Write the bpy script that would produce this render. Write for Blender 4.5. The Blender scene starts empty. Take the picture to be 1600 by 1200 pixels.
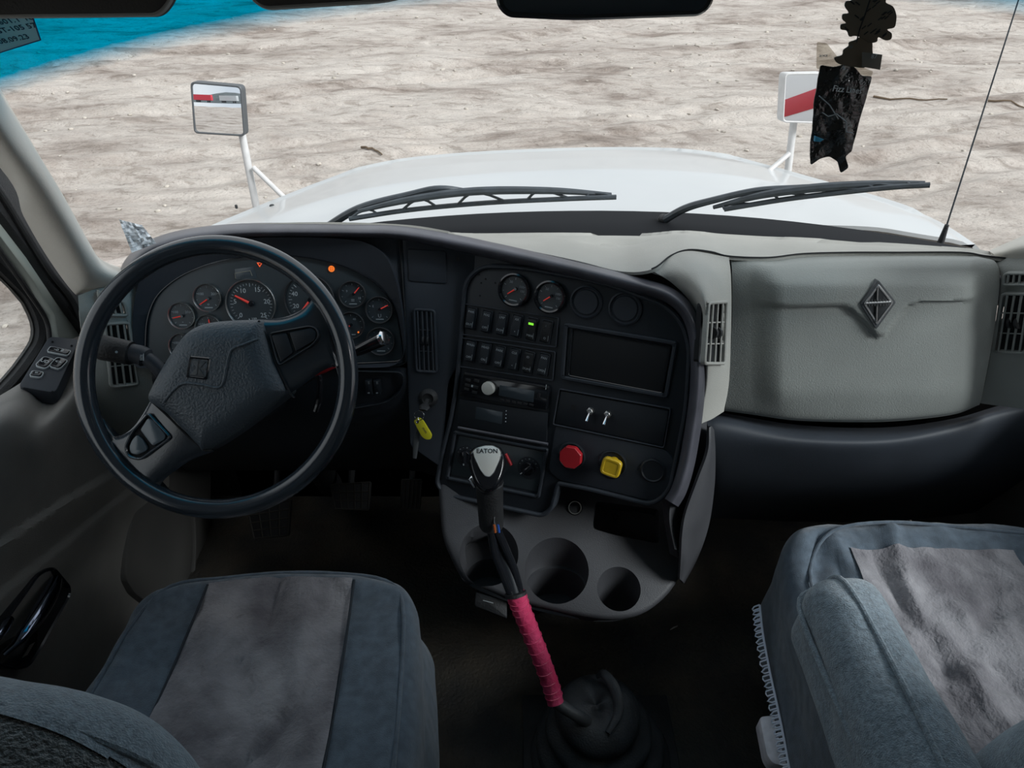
import bpy, bmesh, math, random
from mathutils import Vector as V, Matrix, noise
from math import sin, cos, pi, radians, sqrt
random.seed(5)
# ---------------------------------------------------------------- camera, sky, sun, exposure
SC = bpy.context.scene
COL = SC.collection
FPX = 1150.0
PT = radians(35)
CAM = V((0, 0, 1.6))
RT = V((1, 0, 0)); UP = V((0, sin(PT), cos(PT))); FW = V((0, cos(PT), -sin(PT)))
cd = bpy.data.cameras.new('camera')
cd.sensor_width = 36; cd.lens = 36 * FPX / 1600; cd.clip_start = 0.02; cd.clip_end = 400
cam = bpy.data.objects.new('camera', cd); COL.objects.link(cam)
cam.location = CAM; cam.rotation_euler = (radians(90) - PT, 0, 0)
SC.camera = cam
SC.view_settings.view_transform = 'Standard'
SC.view_settings.look = 'None'
SC.view_settings.gamma = 1
SC.view_settings.use_curve_mapping = False
SC.view_settings.exposure = 0.25
w = bpy.data.worlds.new('overcast_sky'); SC.world = w; w.use_nodes = True
nt = w.node_tree; nt.nodes.clear()
out = nt.nodes.new('ShaderNodeOutputWorld'); bg = nt.nodes.new('ShaderNodeBackground')
tc = nt.nodes.new('ShaderNodeTexCoord'); nz = nt.nodes.new('ShaderNodeTexNoise'); rp = nt.nodes.new('ShaderNodeValToRGB')
nz.inputs['Scale'].default_value = 2.2; nz.inputs['Detail'].default_value = 5
rp.color_ramp.elements[0].position = .3; rp.color_ramp.elements[0].color = (.62, .68, .76, 1)
rp.color_ramp.elements[1].position = .7; rp.color_ramp.elements[1].color = (.98, .99, 1.0, 1)
nt.links.new(tc.outputs['Generated'], nz.inputs['Vector']); nt.links.new(nz.outputs['Fac'], rp.inputs['Fac'])
nt.links.new(rp.outputs['Color'], bg.inputs['Color']); nt.links.new(bg.outputs[0], out.inputs[0])
bg.inputs['Strength'].default_value = 1.0
sd = bpy.data.lights.new('sun', 'SUN'); sd.energy = 3.6; sd.angle = radians(22); sd.color = (.97, .985, 1)
sun = bpy.data.objects.new('sun', sd); COL.objects.link(sun); sun.rotation_euler = V((-.75, .36, -.60)).to_track_quat('-Z', 'Y').to_euler()

# ---------------------------------------------------------------- helpers: picture rays to world points
def ray(px, py): return RT * ((px - 800) / FPX) + UP * ((600 - py) / FPX) + FW
def atY(px, py, y): d = ray(px, py); return CAM + d * (y / d.y)
def atZ(px, py, z): d = ray(px, py); return CAM + d * ((z - 1.6) / d.z)
def atX(px, py, x): d = ray(px, py); return CAM + d * (x / d.x)
class Pl:
    """a plane in the world with its own right (u), up (v) and outward (n) axes"""
    def __init__(s, o, n, u=V((1, 0, 0))):
        s.o = V(o); s.n = V(n).normalized(); u = V(u); s.u = (u - s.n * u.dot(s.n)).normalized(); s.v = s.n.cross(s.u)
    def w(s, px, py, off=0):
        d = ray(px, py); o = s.o + s.n * off
        return CAM + d * ((o - CAM).dot(s.n) / d.dot(s.n))
    def h(s, px, py):
        p = s.w(px, py) - s.o; return (p.dot(s.u), p.dot(s.v))
    def hs(s, pts): return [s.h(*p) for p in pts]
    def M(s, off=0, ab=(0, 0), rot=0):
        o = s.o + s.n * off + s.u * ab[0] + s.v * ab[1]
        m = Matrix((s.u, s.v, s.n)).transposed().to_4x4(); m.translation = o
        return m @ Matrix.Rotation(rot, 4, 'Z')
    def Mp(s, px, py, off=0, rot=0): return s.M(off, s.h(px, py), rot)

def lin(c):
    return tuple(((x / 255) / 12.92 if x / 255 <= .04045 else ((x / 255 + .055) / 1.055) ** 2.4) for x in c)
# ---------------------------------------------------------------- materials
def mat(name, col, rough=.5, metal=0, bump=0, bs=400, var=0, vs=6, coat=0, sheen=0, emit=None, es=1, col2=None, spec=.5, det=4, stretch=None, fold=0, fs=12):
    m = bpy.data.materials.new(name); m.use_nodes = True; nt = m.node_tree; b = nt.nodes['Principled BSDF']
    L = nt.links.new
    b.inputs['Base Color'].default_value = (*col, 1); b.inputs['Roughness'].default_value = rough; b.inputs['Metallic'].default_value = metal
    b.inputs['Coat Weight'].default_value = coat; b.inputs['Sheen Weight'].default_value = sheen; b.inputs['Specular IOR Level'].default_value = spec
    tc = nt.nodes.new('ShaderNodeTexCoord'); vec = tc.outputs['Object']
    if stretch:
        mp = nt.nodes.new('ShaderNodeMapping'); mp.inputs['Scale'].default_value = stretch; L(vec, mp.inputs['Vector']); vec = mp.outputs[0]
    if var or col2:
        n = nt.nodes.new('ShaderNodeTexNoise'); n.inputs['Scale'].default_value = vs; n.inputs['Detail'].default_value = det; L(vec, n.inputs['Vector'])
        r = nt.nodes.new('ShaderNodeValToRGB'); r.color_ramp.elements[0].position = .35; r.color_ramp.elements[1].position = .68
        c2 = col2 or tuple(min(1, x * (1 + var)) for x in col); c1 = col if col2 else tuple(x * (1 - var) for x in col)
        r.color_ramp.elements[0].color = (*c1, 1); r.color_ramp.elements[1].color = (*c2, 1)
        L(n.outputs['Fac'], r.inputs['Fac']); L(r.outputs['Color'], b.inputs['Base Color'])
    if bump:
        n2 = nt.nodes.new('ShaderNodeTexNoise'); n2.inputs['Scale'].default_value = bs; n2.inputs['Detail'].default_value = 3; L(vec, n2.inputs['Vector'])
        bp = nt.nodes.new('ShaderNodeBump'); bp.inputs['Strength'].default_value = bump; bp.inputs['Distance'].default_value = 1.0 / bs
        L(n2.outputs['Fac'], bp.inputs['Height']); L(bp.outputs['Normal'], b.inputs['Normal'])
    if fold:   # broad soft wrinkles under the fine relief
        n3 = nt.nodes.new('ShaderNodeTexNoise'); n3.inputs['Scale'].default_value = fs; n3.inputs['Detail'].default_value = 2; n3.inputs['Distortion'].default_value = .5; L(vec, n3.inputs['Vector'])
        b3 = nt.nodes.new('ShaderNodeBump'); b3.inputs['Strength'].default_value = 1; b3.inputs['Distance'].default_value = fold; L(n3.outputs['Fac'], b3.inputs['Height'])
        L(b3.outputs['Normal'], bp.inputs['Normal']) if bump else L(b3.outputs['Normal'], b.inputs['Normal'])
    if emit:
        b.inputs['Emission Color'].default_value = (*emit, 1); b.inputs['Emission Strength'].default_value = es
    return m
M = {}
def dm(k, *a, **kw): M[k] = mat(k, *a, **kw)
dm('dash_black', (.030, .036, .046), .55, bump=.25, bs=700, var=.12, spec=.4)
dm('panel_black', (.017, .021, .027), .5, bump=.15, bs=900, spec=.4)
dm('deep_black', (.008, .009, .011), .8)
dm('lip_purple', (.075, .075, .09), .38, bump=.2, bs=500, var=.25, vs=14, spec=.55)
dm('beige', (.37, .365, .335), .6, bump=.3, bs=420, var=.05, vs=9)
dm('beige_shaded', (.27, .285, .27), .6, bump=.35, bs=420, var=.06, vs=7)  # same plastic as beige, darkened so the colour carries the shade
dm('pillar_trim', (.66, .63, .57), .65, bump=.3, bs=500, var=.06)
dm('grey_plastic', (.040, .041, .046), .55, bump=.3, bs=500, var=.12, vs=10)
dm('door_plastic', (.19, .18, .168), .6, bump=.3, bs=500, var=.15, vs=5)
dm('ledge_plastic', (.10, .09, .10), .5, bump=.3, bs=500, var=.1)
dm('floor_rubber', (.026, .026, .025), .7, bump=.6, bs=120, col2=(.075, .062, .045), vs=7, det=9)
dm('boot_rubber', (.040, .043, .047), .5, bump=.3, bs=250, var=.3, vs=18)
dm('rubber', (.02, .021, .023), .6, bump=.3, bs=250, var=.3, vs=18)
dm('wheel_leather', (.028, .036, .046), .17, bump=.06, bs=500, spec=.8, coat=.2)
dm('wheel_pad', (.056, .072, .088), .42, bump=.5, bs=260, spec=.6)
dm('button', (.11, .135, .155), .2, spec=.7)
dm('gloss_black', (.01, .011, .014), .12, spec=.7)
dm('chrome', (.75, .76, .78), .12, metal=1)
dm('satin', (.58, .58, .57), .32, metal=1, bump=.1, bs=300)
dm('fleece', (.074, .100, .130), .95, bump=.8, bs=650, var=.22, vs=60, sheen=.35, det=8, fold=.02, fs=7)
dm('fleece_light', (.17, .215, .25), .95, bump=1.1, bs=480, var=.3, vs=160, sheen=.5, det=8, fold=.015, fs=9)
dm('fleece_curly', (.075, .085, .085), .95, bump=1.6, bs=230, var=.5, vs=200, sheen=.5, det=8)
dm('suede', (.095, .088, .100), .85, bump=.5, bs=160, col2=(.27, .26, .275), vs=11, sheen=.3, det=9, fold=.028, fs=10)
dm('seam', (.02, .026, .034), .9)
dm('paint', (.47, .48, .48), .32, coat=.35, var=.02, vs=3)
dm('paint_pole', (.55, .54, .53), .4, var=.06, vs=30)
dm('mirror_face', (.86, .87, .88), .01, metal=1)
dm('mirror_shell', (.07, .075, .08), .5, bump=.2)
dm('wiper', (.045, .055, .065), .5, var=.2, vs=30)
dm('cowl', (.010, .011, .013), .8, spec=.15)
dm('dial', (.035, .045, .052), .35)
dm('print', (.50, .54, .56), .5)
dm('print_dim', (.33, .36, .38), .5)
dm('needle', (.75, .05, .04), .4, emit=(.8, .05, .03), es=.15)
dm('red_plastic', (.42, .012, .02), .45, bump=.1, var=.1)
dm('yellow_plastic', (.62, .40, .015), .45, bump=.1, var=.12, vs=30)
dm('yellow_tag', (.75, .68, .03), .35)
dm('pink_tape', (.72, .05, .15), .28, bump=.3, bs=60, col2=(.85, .09, .22), vs=25, coat=.3)
dm('lamp_orange', (.5, .1, .01), .5, emit=(1, .22, .03), es=.6)
dm('badge', (.72, .71, .66), .4, metal=.35)
dm('kick_plastic', (.075, .072, .068), .6, bump=.3)
dm('pedal_rubber', (.035, .032, .028), .8, bump=.3)
dm('lamp_red', (.4, .05, .01), .5, emit=(.9, .12, .04), es=.7)
dm('lamp_green', (.1, .4, .02), .5, emit=(.25, .85, .05), es=.8)
dm('lcd', (.05, .065, .078), .2)
dm('lcd_line', (.35, .33, .26), .5)
dm('wire_blue', (.02, .10, .45), .4); dm('wire_orange', (.5, .12, .03), .4)
dm('white_metal', (.85, .84, .90), .45, col2=(.6, .6, .64), vs=40)
dm('lace', (.72, .78, .90), .8)
dm('headliner', (.55, .54, .50), .9)
dm('visor', (.060, .058, .055), .8, bump=.3)
dm('visor_edge', (.35, .35, .33), .7)
dm('sticker', (.62, .68, .72), .6)
dm('ink', (.02, .02, .05), .6)
dm('foil', (.018, .018, .017), .16, spec=.7, bump=.3, bs=60)
dm('freshener', (.09, .08, .065), .75, bump=.3, bs=200)
dm('ink_black', (.006, .006, .008), .6)
dm('card_grey', (.16, .15, .13), .6)
dm('card_blue', (.02, .25, .42), .5)
dm('stone', (.42, .38, .33), .9, var=.25, vs=20)
dm('twig', (.12, .085, .055), .9)
dm('red_paint', (.55, .03, .05), .35)
dm('standin_white', (.85, .86, .87), .5)  # for the added stand-in box in the right mirror
dm('trailer_grey', (.4, .42, .44), .6)
def glass(name, tint, gloss=.04, grad=False):
    m = bpy.data.materials.new(name); m.use_nodes = True; nt = m.node_tree; nt.nodes.clear(); L = nt.links.new
    o = nt.nodes.new('ShaderNodeOutputMaterial'); t = nt.nodes.new('ShaderNodeBsdfTransparent'); g = nt.nodes.new('ShaderNodeBsdfGlossy'); mx = nt.nodes.new('ShaderNodeMixShader')
    t.inputs[0].default_value = (*tint, 1); g.inputs['Roughness'].default_value = .02; mx.inputs[0].default_value = gloss
    L(t.outputs[0], mx.inputs[1]); L(g.outputs[0], mx.inputs[2]); L(mx.outputs[0], o.inputs[0])
    if grad:   # the blue shade band along the top of the windscreen, in the glass's own object space
        tc = nt.nodes.new('ShaderNodeTexCoord'); sp = nt.nodes.new('ShaderNodeSeparateXYZ'); L(tc.outputs['Object'], sp.inputs[0])
        def mth(op, a, b=None):
            n = nt.nodes.new('ShaderNodeMath'); n.operation = op
            for i, x in enumerate((a, b)):
                if x is None: continue
                if isinstance(x, (int, float)): n.inputs[i].default_value = x
                else: L(x, n.inputs[i])
            return n.outputs[0]
        xx = mth('MULTIPLY', sp.outputs['X'], sp.outputs['X']); zz = mth('ADD', sp.outputs['Z'], mth('MULTIPLY', xx, TINT_K))
        nn = nt.nodes.new('ShaderNodeTexNoise'); nn.inputs['Scale'].default_value = 60; L(tc.outputs['Object'], nn.inputs['Vector'])
        zz = mth('ADD', zz, mth('MULTIPLY', nn.outputs['Fac'], .006))
        r = nt.nodes.new('ShaderNodeMapRange'); L(zz, r.inputs[0]); r.inputs[1].default_value = TINT_Z - .004; r.inputs[2].default_value = TINT_Z + .024
        mc = nt.nodes.new('ShaderNodeMixRGB'); mc.inputs[1].default_value = (*tint, 1); mc.inputs[2].default_value = (.0, .36, .60, 1)
        L(r.outputs[0], mc.inputs[0]); L(mc.outputs[0], t.inputs[0])
    return m
TINT_K = .140; TINT_Z = 1.470
M['windscreen_glass'] = glass('windscreen_glass', (.94, .96, .955), .014, True)
M['side_glass'] = glass('side_glass', (.9, .92, .92), .03)
def translucent(name, col):
    m = bpy.data.materials.new(name); m.use_nodes = True; nt = m.node_tree; b = nt.nodes['Principled BSDF']; b.inputs['Base Color'].default_value = (*col, 1); b.inputs['Roughness'].default_value = .7
    t = nt.nodes.new('ShaderNodeBsdfTranslucent'); t.inputs[0].default_value = (*col, 1); mx = nt.nodes.new('ShaderNodeMixShader'); mx.inputs[0].default_value = .45
    nt.links.new(b.outputs[0], mx.inputs[1]); nt.links.new(t.outputs[0], mx.inputs[2]); nt.links.new(mx.outputs[0], nt.nodes['Material Output'].inputs[0]); return m
M['sticker'] = translucent('sticker_paper', (.80, .72, .66)); M['freshener'] = translucent('freshener_card', (.20, .165, .125))
M['clear_film'] = glass('clear_film', (.72, .72, .70), .25)
M['card_film'] = glass('card_film', (.80, .78, .74), .06)
M['film_reflection'] = mat('film_reflection', (.9, .92, .94), .3, col2=(.55, .58, .62), vs=60, bump=.3, bs=40, stretch=(1, 1, 4))  # white and grey stripes painted in for reflections on clear film

# ---------------------------------------------------------------- mesh helpers
WM = {}
def finish(o, me, mats, parent, Mx, angle):
    for m in (mats if isinstance(mats, (list, tuple)) else [mats]): me.materials.append(M[m] if isinstance(m, str) else m)
    COL.objects.link(o)
    if parent is not None:
        o.parent = parent; o.matrix_local = WM[parent.name].inverted() @ Mx
    else: o.matrix_local = Mx
    WM[o.name] = Mx
    if angle is not None:
        me.shade_smooth(); me.set_sharp_from_angle(angle=radians(angle))
def obj(name, bm, mats, parent=None, Mx=None, label=None, angle=35, norm=True):
    if norm: bmesh.ops.recalc_face_normals(bm, faces=bm.faces)
    if Mx is None:
        xs = [v.co for v in bm.verts]
        lo = [min(p[i] for p in xs) for i in range(3)]; hi = [max(p[i] for p in xs) for i in range(3)]
        Mx = Matrix.Translation(((lo[0] + hi[0]) / 2, (lo[1] + hi[1]) / 2, lo[2]))
        bmesh.ops.transform(bm, matrix=Mx.inverted(), verts=bm.verts)
    me = bpy.data.meshes.new(name); bm.to_mesh(me); bm.free()
    o = bpy.data.objects.new(name, me); finish(o, me, mats, parent, Mx, angle)
    if label: o['label'] = label
    return o
def thing(name, label, cat, loc=(0, 0, 0), Mx=None, group=None, kind=None):
    o = bpy.data.objects.new(name, None); o.empty_display_size = .05; COL.objects.link(o)
    Mx = Mx or Matrix.Translation(loc); o.matrix_local = Mx; WM[o.name] = Mx
    return tag(o, label, cat, group, kind)
def tag(o, label, cat, group=None, kind=None):
    if kind: o['kind'] = kind
    if label: o['label'] = label
    if cat: o['category'] = cat
    if group: o['group'] = group
    return o
def B(): return bmesh.new()
def box(bm, c, s, Mx=None, bev=0, seg=2):
    r = bmesh.ops.create_cube(bm, size=1)['verts']
    bmesh.ops.transform(bm, matrix=Matrix.Translation(c) @ Matrix.Diagonal((*s, 1)), verts=r)
    if bev:
        es = list({e for v in r for e in v.link_edges}); q = bmesh.ops.bevel(bm, geom=es, offset=bev, segments=seg, affect='EDGES', profile=.5)
        r = list({v for f in q['faces'] for v in f.verts} | {v for v in r if v.is_valid})
    if Mx is not None: bmesh.ops.transform(bm, matrix=Mx, verts=r)
    return r
def lathe(bm, prof, seg=32, Mx=None, sx=1, sy=1):
    rings = []
    for r, z in prof:
        if r < 1e-6: rings.append([bm.verts.new((0, 0, z))])
        else: rings.append([bm.verts.new((r * cos(2 * pi * k / seg) * sx, r * sin(2 * pi * k / seg) * sy, z)) for k in range(seg)])
    for a, b in zip(rings, rings[1:]):
        for k in range(seg):
            k2 = (k + 1) % seg
            if len(a) == 1 and len(b) == 1: continue
            if len(a) == 1: bm.faces.new((a[0], b[k], b[k2]))
            elif len(b) == 1: bm.faces.new((a[k], a[k2], b[0]))
            else: bm.faces.new((a[k], a[k2], b[k2], b[k]))
    vs = [v for r in rings for v in r]
    if Mx is not None: bmesh.ops.transform(bm, matrix=Mx, verts=vs)
    return vs
def zto(p0, p1):
    d = V(p1) - V(p0); q = V((0, 0, 1)).rotation_difference(d.normalized()); m = q.to_matrix().to_4x4(); m.translation = p0
    return m, d.length
def cyl(bm, p0, p1, r0, r1=None, seg=20, bev=0):
    m, L = zto(p0, p1); r1 = r0 if r1 is None else r1
    if bev: pr = [(0, 0), (r0 - bev, 0), (r0, bev), (r1, L - bev), (r1 - bev, L), (0, L)]
    else: pr = [(0, 0), (r0, 0), (r1, L), (0, L)]
    return lathe(bm, pr, seg, m)
def cr(p0, p1, p2, p3, t):
    return .5 * ((2 * p1) + (p2 - p0) * t + (2 * p0 - 5 * p1 + 4 * p2 - p3) * t * t + (3 * p1 - p0 - 3 * p2 + p3) * t ** 3)
def spl(pts, n, closed=False):
    """n samples per span through pts (tuples or vectors)"""
    P = [V(p) for p in pts]; m = len(P); o = []
    for i in range(m if closed else m - 1):
        g = (lambda k: P[k % m]) if closed else (lambda k: P[max(0, min(m - 1, k))] if 0 <= k < m else (P[0] * 2 - P[1] if k < 0 else P[-1] * 2 - P[-2]))
        for j in range(n): o.append(cr(g(i - 1), g(i), g(i + 1), g(i + 2), j / n))
    if not closed: o.append(P[-1].copy())
    return o
def tube(bm, pts, r, seg=12, closed=False, flat=1, cap=True):
    P = [V(p) for p in pts]; n = len(P); rr = r if isinstance(r, (list, tuple)) else [r] * n
    T = []
    for i in range(n):
        a = P[(i - 1) % n] if closed or i > 0 else P[i]; b = P[(i + 1) % n] if closed or i < n - 1 else P[i]
        T.append((b - a).normalized())
    up = V((0, 0, 1)) if abs(T[0].z) < .9 else V((0, 1, 0)); N = (up - T[0] * up.dot(T[0])).normalized(); rings = []
    for i in range(n):
        N = (N - T[i] * N.dot(T[i])).normalized(); Bn = T[i].cross(N)
        rings.append([bm.verts.new(P[i] + (N * cos(2 * pi * k / seg) * flat + Bn * sin(2 * pi * k / seg)) * rr[i]) for k in range(seg)])
    for i in range(n if closed else n - 1):
        a, b = rings[i], rings[(i + 1) % n]
        for k in range(seg): bm.faces.new((a[k], a[(k + 1) % seg], b[(k + 1) % seg], b[k]))
    if cap and not closed: bm.faces.new(rings[0]); bm.faces.new(rings[-1])
    return [v for r_ in rings for v in r_]
def rpoly(pts, r, n=5):
    """polygon with rounded corners; r a number or one per corner"""
    P = [V((p[0], p[1])) for p in pts]; m = len(P); o = []
    for i in range(m):
        ri = r[i] if isinstance(r, (list, tuple)) else r
        a, b, c = P[i - 1], P[i], P[(i + 1) % m]; d1 = (a - b); d2 = (c - b)
        k = min(ri, d1.length * .48, d2.length * .48)
        s, e = b + d1.normalized() * k, b + d2.normalized() * k
        for j in range(n + 1):
            t = j / n; o.append(tuple(s * (1 - t) ** 2 + b * 2 * t * (1 - t) + e * t * t))
    return o
def rrect(cx, cy, w, h, r, n=5):
    return rpoly([(cx - w / 2, cy - h / 2), (cx + w / 2, cy - h / 2), (cx + w / 2, cy + h / 2), (cx - w / 2, cy + h / 2)], r, n)
def area(P): return sum(P[i][0] * P[(i + 1) % len(P)][1] - P[(i + 1) % len(P)][0] * P[i][1] for i in range(len(P))) / 2
def offs(P, d):
    """inset a polygon by d (positive = inwards)"""
    s = 1 if area(P) > 0 else -1; n = len(P); o = []
    for i in range(n):
        a, b, c = V(P[i - 1][:2]), V(P[i][:2]), V(P[(i + 1) % n][:2])
        e1 = (b - a); e2 = (c - b)
        if e1.length < 1e-9: e1 = e2
        if e2.length < 1e-9: e2 = e1
        e1 = e1.normalized() if e1.length else V((1, 0)); e2 = e2.normalized() if e2.length else e1
        n1 = V((-e1.y, e1.x)) * s; n2 = V((-e2.y, e2.x)) * s; m_ = n1 + n2
        m_ = m_.normalized() if m_.length > 1e-6 else n1
        k = min(2.0, 1 / max(.3, m_.dot(n1))); q = b + m_ * d * k; o.append((q.x, q.y))
    return o
def resample(P, n, closed=True):
    P = [V(p[:2]) for p in P]; Q = P + [P[0]] if closed else P
    L = [0]
    for a, b in zip(Q, Q[1:]): L.append(L[-1] + (b - a).length)
    o = []; j = 0
    for i in range(n):
        t = L[-1] * i / (n if closed else n - 1)
        while j < len(L) - 2 and L[j + 1] < t: j += 1
        k = (t - L[j]) / max(1e-9, L[j + 1] - L[j]); o.append(tuple(Q[j].lerp(Q[j + 1], min(1, k))))
    return o
def loops(bm, rings, Mx=None, cap0=True, cap1=True):
    R = [[bm.verts.new((p[0], p[1], z)) for p in ring] for ring, z in rings]
    for a, b in zip(R, R[1:]):
        n = len(a)
        for k in range(n): bm.faces.new((a[k], a[(k + 1) % n], b[(k + 1) % n], b[k]))
    if cap0: bm.faces.new(R[0])
    if cap1: bm.faces.new(R[-1])
    vs = [v for r in R for v in r]
    if Mx is not None: bmesh.ops.transform(bm, matrix=Mx, verts=vs)
    return vs
def prism(bm, P, z0, z1, bev=0, Mx=None, seg=2):
    rings = [(P, z0)]
    if bev:
        for j in range(seg + 1):
            a = pi / 2 * j / seg; rings.append((offs(P, bev * (1 - cos(a))), z1 - bev * (1 - sin(a))))
    else: rings.append((P, z1))
    return loops(bm, rings, Mx)
def pillow(bm, P, z0, z1, dome, inset=.5, steps=7, Mx=None):
    """prism with a domed top: rings shrink towards the centroid"""
    cx = sum(p[0] for p in P) / len(P); cy = sum(p[1] for p in P) / len(P); rings = [(P, z0), (P, z1 - dome)]
    for j in range(1, steps + 1):
        a = pi / 2 * j / steps; k = 1 - (1 - cos(a)) * inset
        rings.append(([(cx + (p[0] - cx) * k, cy + (p[1] - cy) * k) for p in P], z1 - dome * (1 - sin(a))))
    return loops(bm, rings, Mx)
def ring(bm, O, I, z0, z1, Mx=None, bev=0, zi=None):
    """frame between two loops of equal length"""
    zi = z1 if zi is None else zi
    rs = [(I, z0), (O, z0), (O, z1 - bev)]
    if bev: rs += [(offs(O, bev), z1), (offs(I, -bev), zi)]
    else: rs += [(O, z1)]
    rs += [(I, zi - bev)] if bev else [(I, zi)]
    R = [[bm.verts.new((p[0], p[1], z)) for p in r] for r, z in rs]
    for a, b in zip(R, R[1:] + R[:1]):
        n = len(a)
        for k in range(n): bm.faces.new((a[k], a[(k + 1) % n], b[(k + 1) % n], b[k]))
    vs = [v for r in R for v in r]
    if Mx is not None: bmesh.ops.transform(bm, matrix=Mx, verts=vs)
    return vs
def grid(bm, G, thick=0, closed_u=False):
    """surface through a grid of points, optionally thickened away from the camera side"""
    nr, nc = len(G), len(G[0])
    A = [[bm.verts.new(p) for p in r] for r in G]
    for i in range(nr - 1):
        for j in range(nc - 1): bm.faces.new((A[i][j], A[i][j + 1], A[i + 1][j + 1], A[i + 1][j]))
    if thick:
        Bv = []
        for i in range(nr):
            r = []
            for j in range(nc):
                du = G[i][min(j + 1, nc - 1)] - G[i][max(j - 1, 0)]; dv = G[min(i + 1, nr - 1)][j] - G[max(i - 1, 0)][j]
                n = du.cross(dv); n = n.normalized() if n.length > 1e-12 else V((0, 0, 1))
                if n.dot(CAM - G[i][j]) > 0: n = -n
                r.append(bm.verts.new(G[i][j] + n * thick))
            Bv.append(r)
        for i in range(nr - 1):
            for j in range(nc - 1): bm.faces.new((Bv[i][j], Bv[i + 1][j], Bv[i + 1][j + 1], Bv[i][j + 1]))
        for i in range(nr - 1):
            for j in (0, nc - 1): bm.faces.new((A[i][j], A[i + 1][j], Bv[i + 1][j], Bv[i][j]))
        for j in range(nc - 1):
            for i in (0, nr - 1): bm.faces.new((A[i][j], A[i][j + 1], Bv[i][j + 1], Bv[i][j]))
def net(rows, nu, nv):
    """Catmull-Rom surface samples through rows of control tuples"""
    R = [spl(r, nu) for r in rows]; nc = len(R[0]); cols = [spl([R[i][j] for i in range(len(R))], nv) for j in range(nc)]
    return [[cols[j][i] for j in range(nc)] for i in range(len(cols[0]))]
def psurf(bm, rows, nu, nv, thick=.004, at=atY, f=None):
    """rows of (px, py, q): q is the world Y (or X or Z) of that point; f offsets a point"""
    G = [[at(p[0], p[1], p[2]) + (f(p[0], p[1]) if f else V((0, 0, 0))) for p in r] for r in net(rows, nu, nv)]
    grid(bm, G, thick)
def rbox(bm, c, s, r, n=14, warp=None, filt=None, grow=0):
    """rounded box as one skin; warp(local point, world point) -> world point; filt keeps faces"""
    hx, hy, hz = s[0] / 2, s[1] / 2, s[2] / 2; vm = {}
    def vert(i, j, k):
        key = (i, j, k)
        if key in vm: return vm[key]
        q = [2 * i / n - 1, 2 * j / n - 1, 2 * k / n - 1]; q = [math.copysign(abs(t) ** .8, t) for t in q]
        p = V((q[0] * hx, q[1] * hy, q[2] * hz))
        inn = V([max(-h + r, min(h - r, t)) for h, t in zip((hx, hy, hz), p)]); d = p - inn
        if d.length > 1e-9: p = inn + d.normalized() * (r + grow)
        u = V((p.x / hx, p.y / hy, p.z / hz)); w = p + V(c)
        if warp: w = warp(u, w)
        vm[key] = (bm.verts.new(w), u); return vm[key]
    for ax in range(3):
        for side in (0, n):
            for a in range(n):
                for b in range(n):
                    def ijk(x, y):
                        t = [x, y]; t.insert(ax, side); return t
                    q = [vert(*ijk(a, b)), vert(*ijk(a + 1, b)), vert(*ijk(a + 1, b + 1)), vert(*ijk(a, b + 1))]
                    if filt and not filt(sum((x[1] for x in q), V((0, 0, 0))) / 4): continue
                    bm.faces.new([x[0] for x in q])
    for v in [v for v in bm.verts if not v.link_faces]: bm.verts.remove(v)
def text(bm, s, size, Mx, ex=.0003, ax='CENTER', bold=0):
    cu = bpy.data.curves.new('t', 'FONT'); cu.body = s; cu.size = size; cu.align_x = ax; cu.align_y = 'CENTER'; cu.extrude = ex; cu.resolution_u = 2; cu.offset = bold
    o = bpy.data.objects.new('t', cu); me = o.to_mesh(); me = me.copy(); o.to_mesh_clear()
    n0 = len(bm.verts); me.transform(Mx); bm.from_mesh(me)
    bpy.data.meshes.remove(me); bpy.data.objects.remove(o); bpy.data.curves.remove(cu)
from mathutils.bvhtree import BVHTree
def hitter(o):
    m_ = WM[o.name]; vs = [m_ @ v.co for v in o.data.vertices]; t = BVHTree.FromPolygons(vs, [tuple(p.vertices) for p in o.data.polygons])
    def h(px, py):
        r = t.ray_cast(CAM, ray(px, py)); n = r[1]
        if n.dot(CAM - r[0]) < 0: n = -n
        return r[0], n
    return h
def proj(p):
    d = p - CAM; z = d.dot(FW); return (800 + FPX * d.dot(RT) / z, 600 - FPX * d.dot(UP) / z)
def punch(bm, *quads):
    """open a hole in a panel where an air vent sits"""
    kill = []
    for f in bm.faces:
        x, y = proj(f.calc_center_median())
        for q in quads:
            s_ = [(q[(i + 1) % 4][0] - q[i][0]) * (y - q[i][1]) - (q[(i + 1) % 4][1] - q[i][1]) * (x - q[i][0]) for i in range(4)]
            if all(v > 0 for v in s_) or all(v < 0 for v in s_): kill.append(f); break
    bmesh.ops.delete(bm, geom=kill, context='FACES')
def onpl(h, a, b_, c_):
    a, b_, c_ = h(*a)[0], h(*b_)[0], h(*c_)[0]; n = (b_ - a).cross(c_ - a); n = n if n.dot(CAM - a) > 0 else -n
    return Pl((a + b_ + c_) / 3, n, V((b_.x - a.x, b_.y - a.y, 0)))
def radial(I, c0, O):
    """for every point of O the crossing of its direction from c0 with the loop I"""
    o = []; c0 = V(c0[:2]); n = len(I)
    for p in O:
        d = (V(p[:2]) - c0).normalized(); best = None
        for k in range(n):
            a = V(I[k][:2]) - c0; e = V(I[(k + 1) % n][:2]) - c0 - a; den = d.x * e.y - d.y * e.x
            if abs(den) < 1e-12: continue
            t = (a.x * e.y - a.y * e.x) / den; s_ = (a.x * d.y - a.y * d.x) / den
            if t > 0 and -1e-6 <= s_ <= 1 + 1e-6 and (best is None or t > best): best = t
        o.append(tuple(c0 + d * (best or 0)))
    return o
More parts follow.
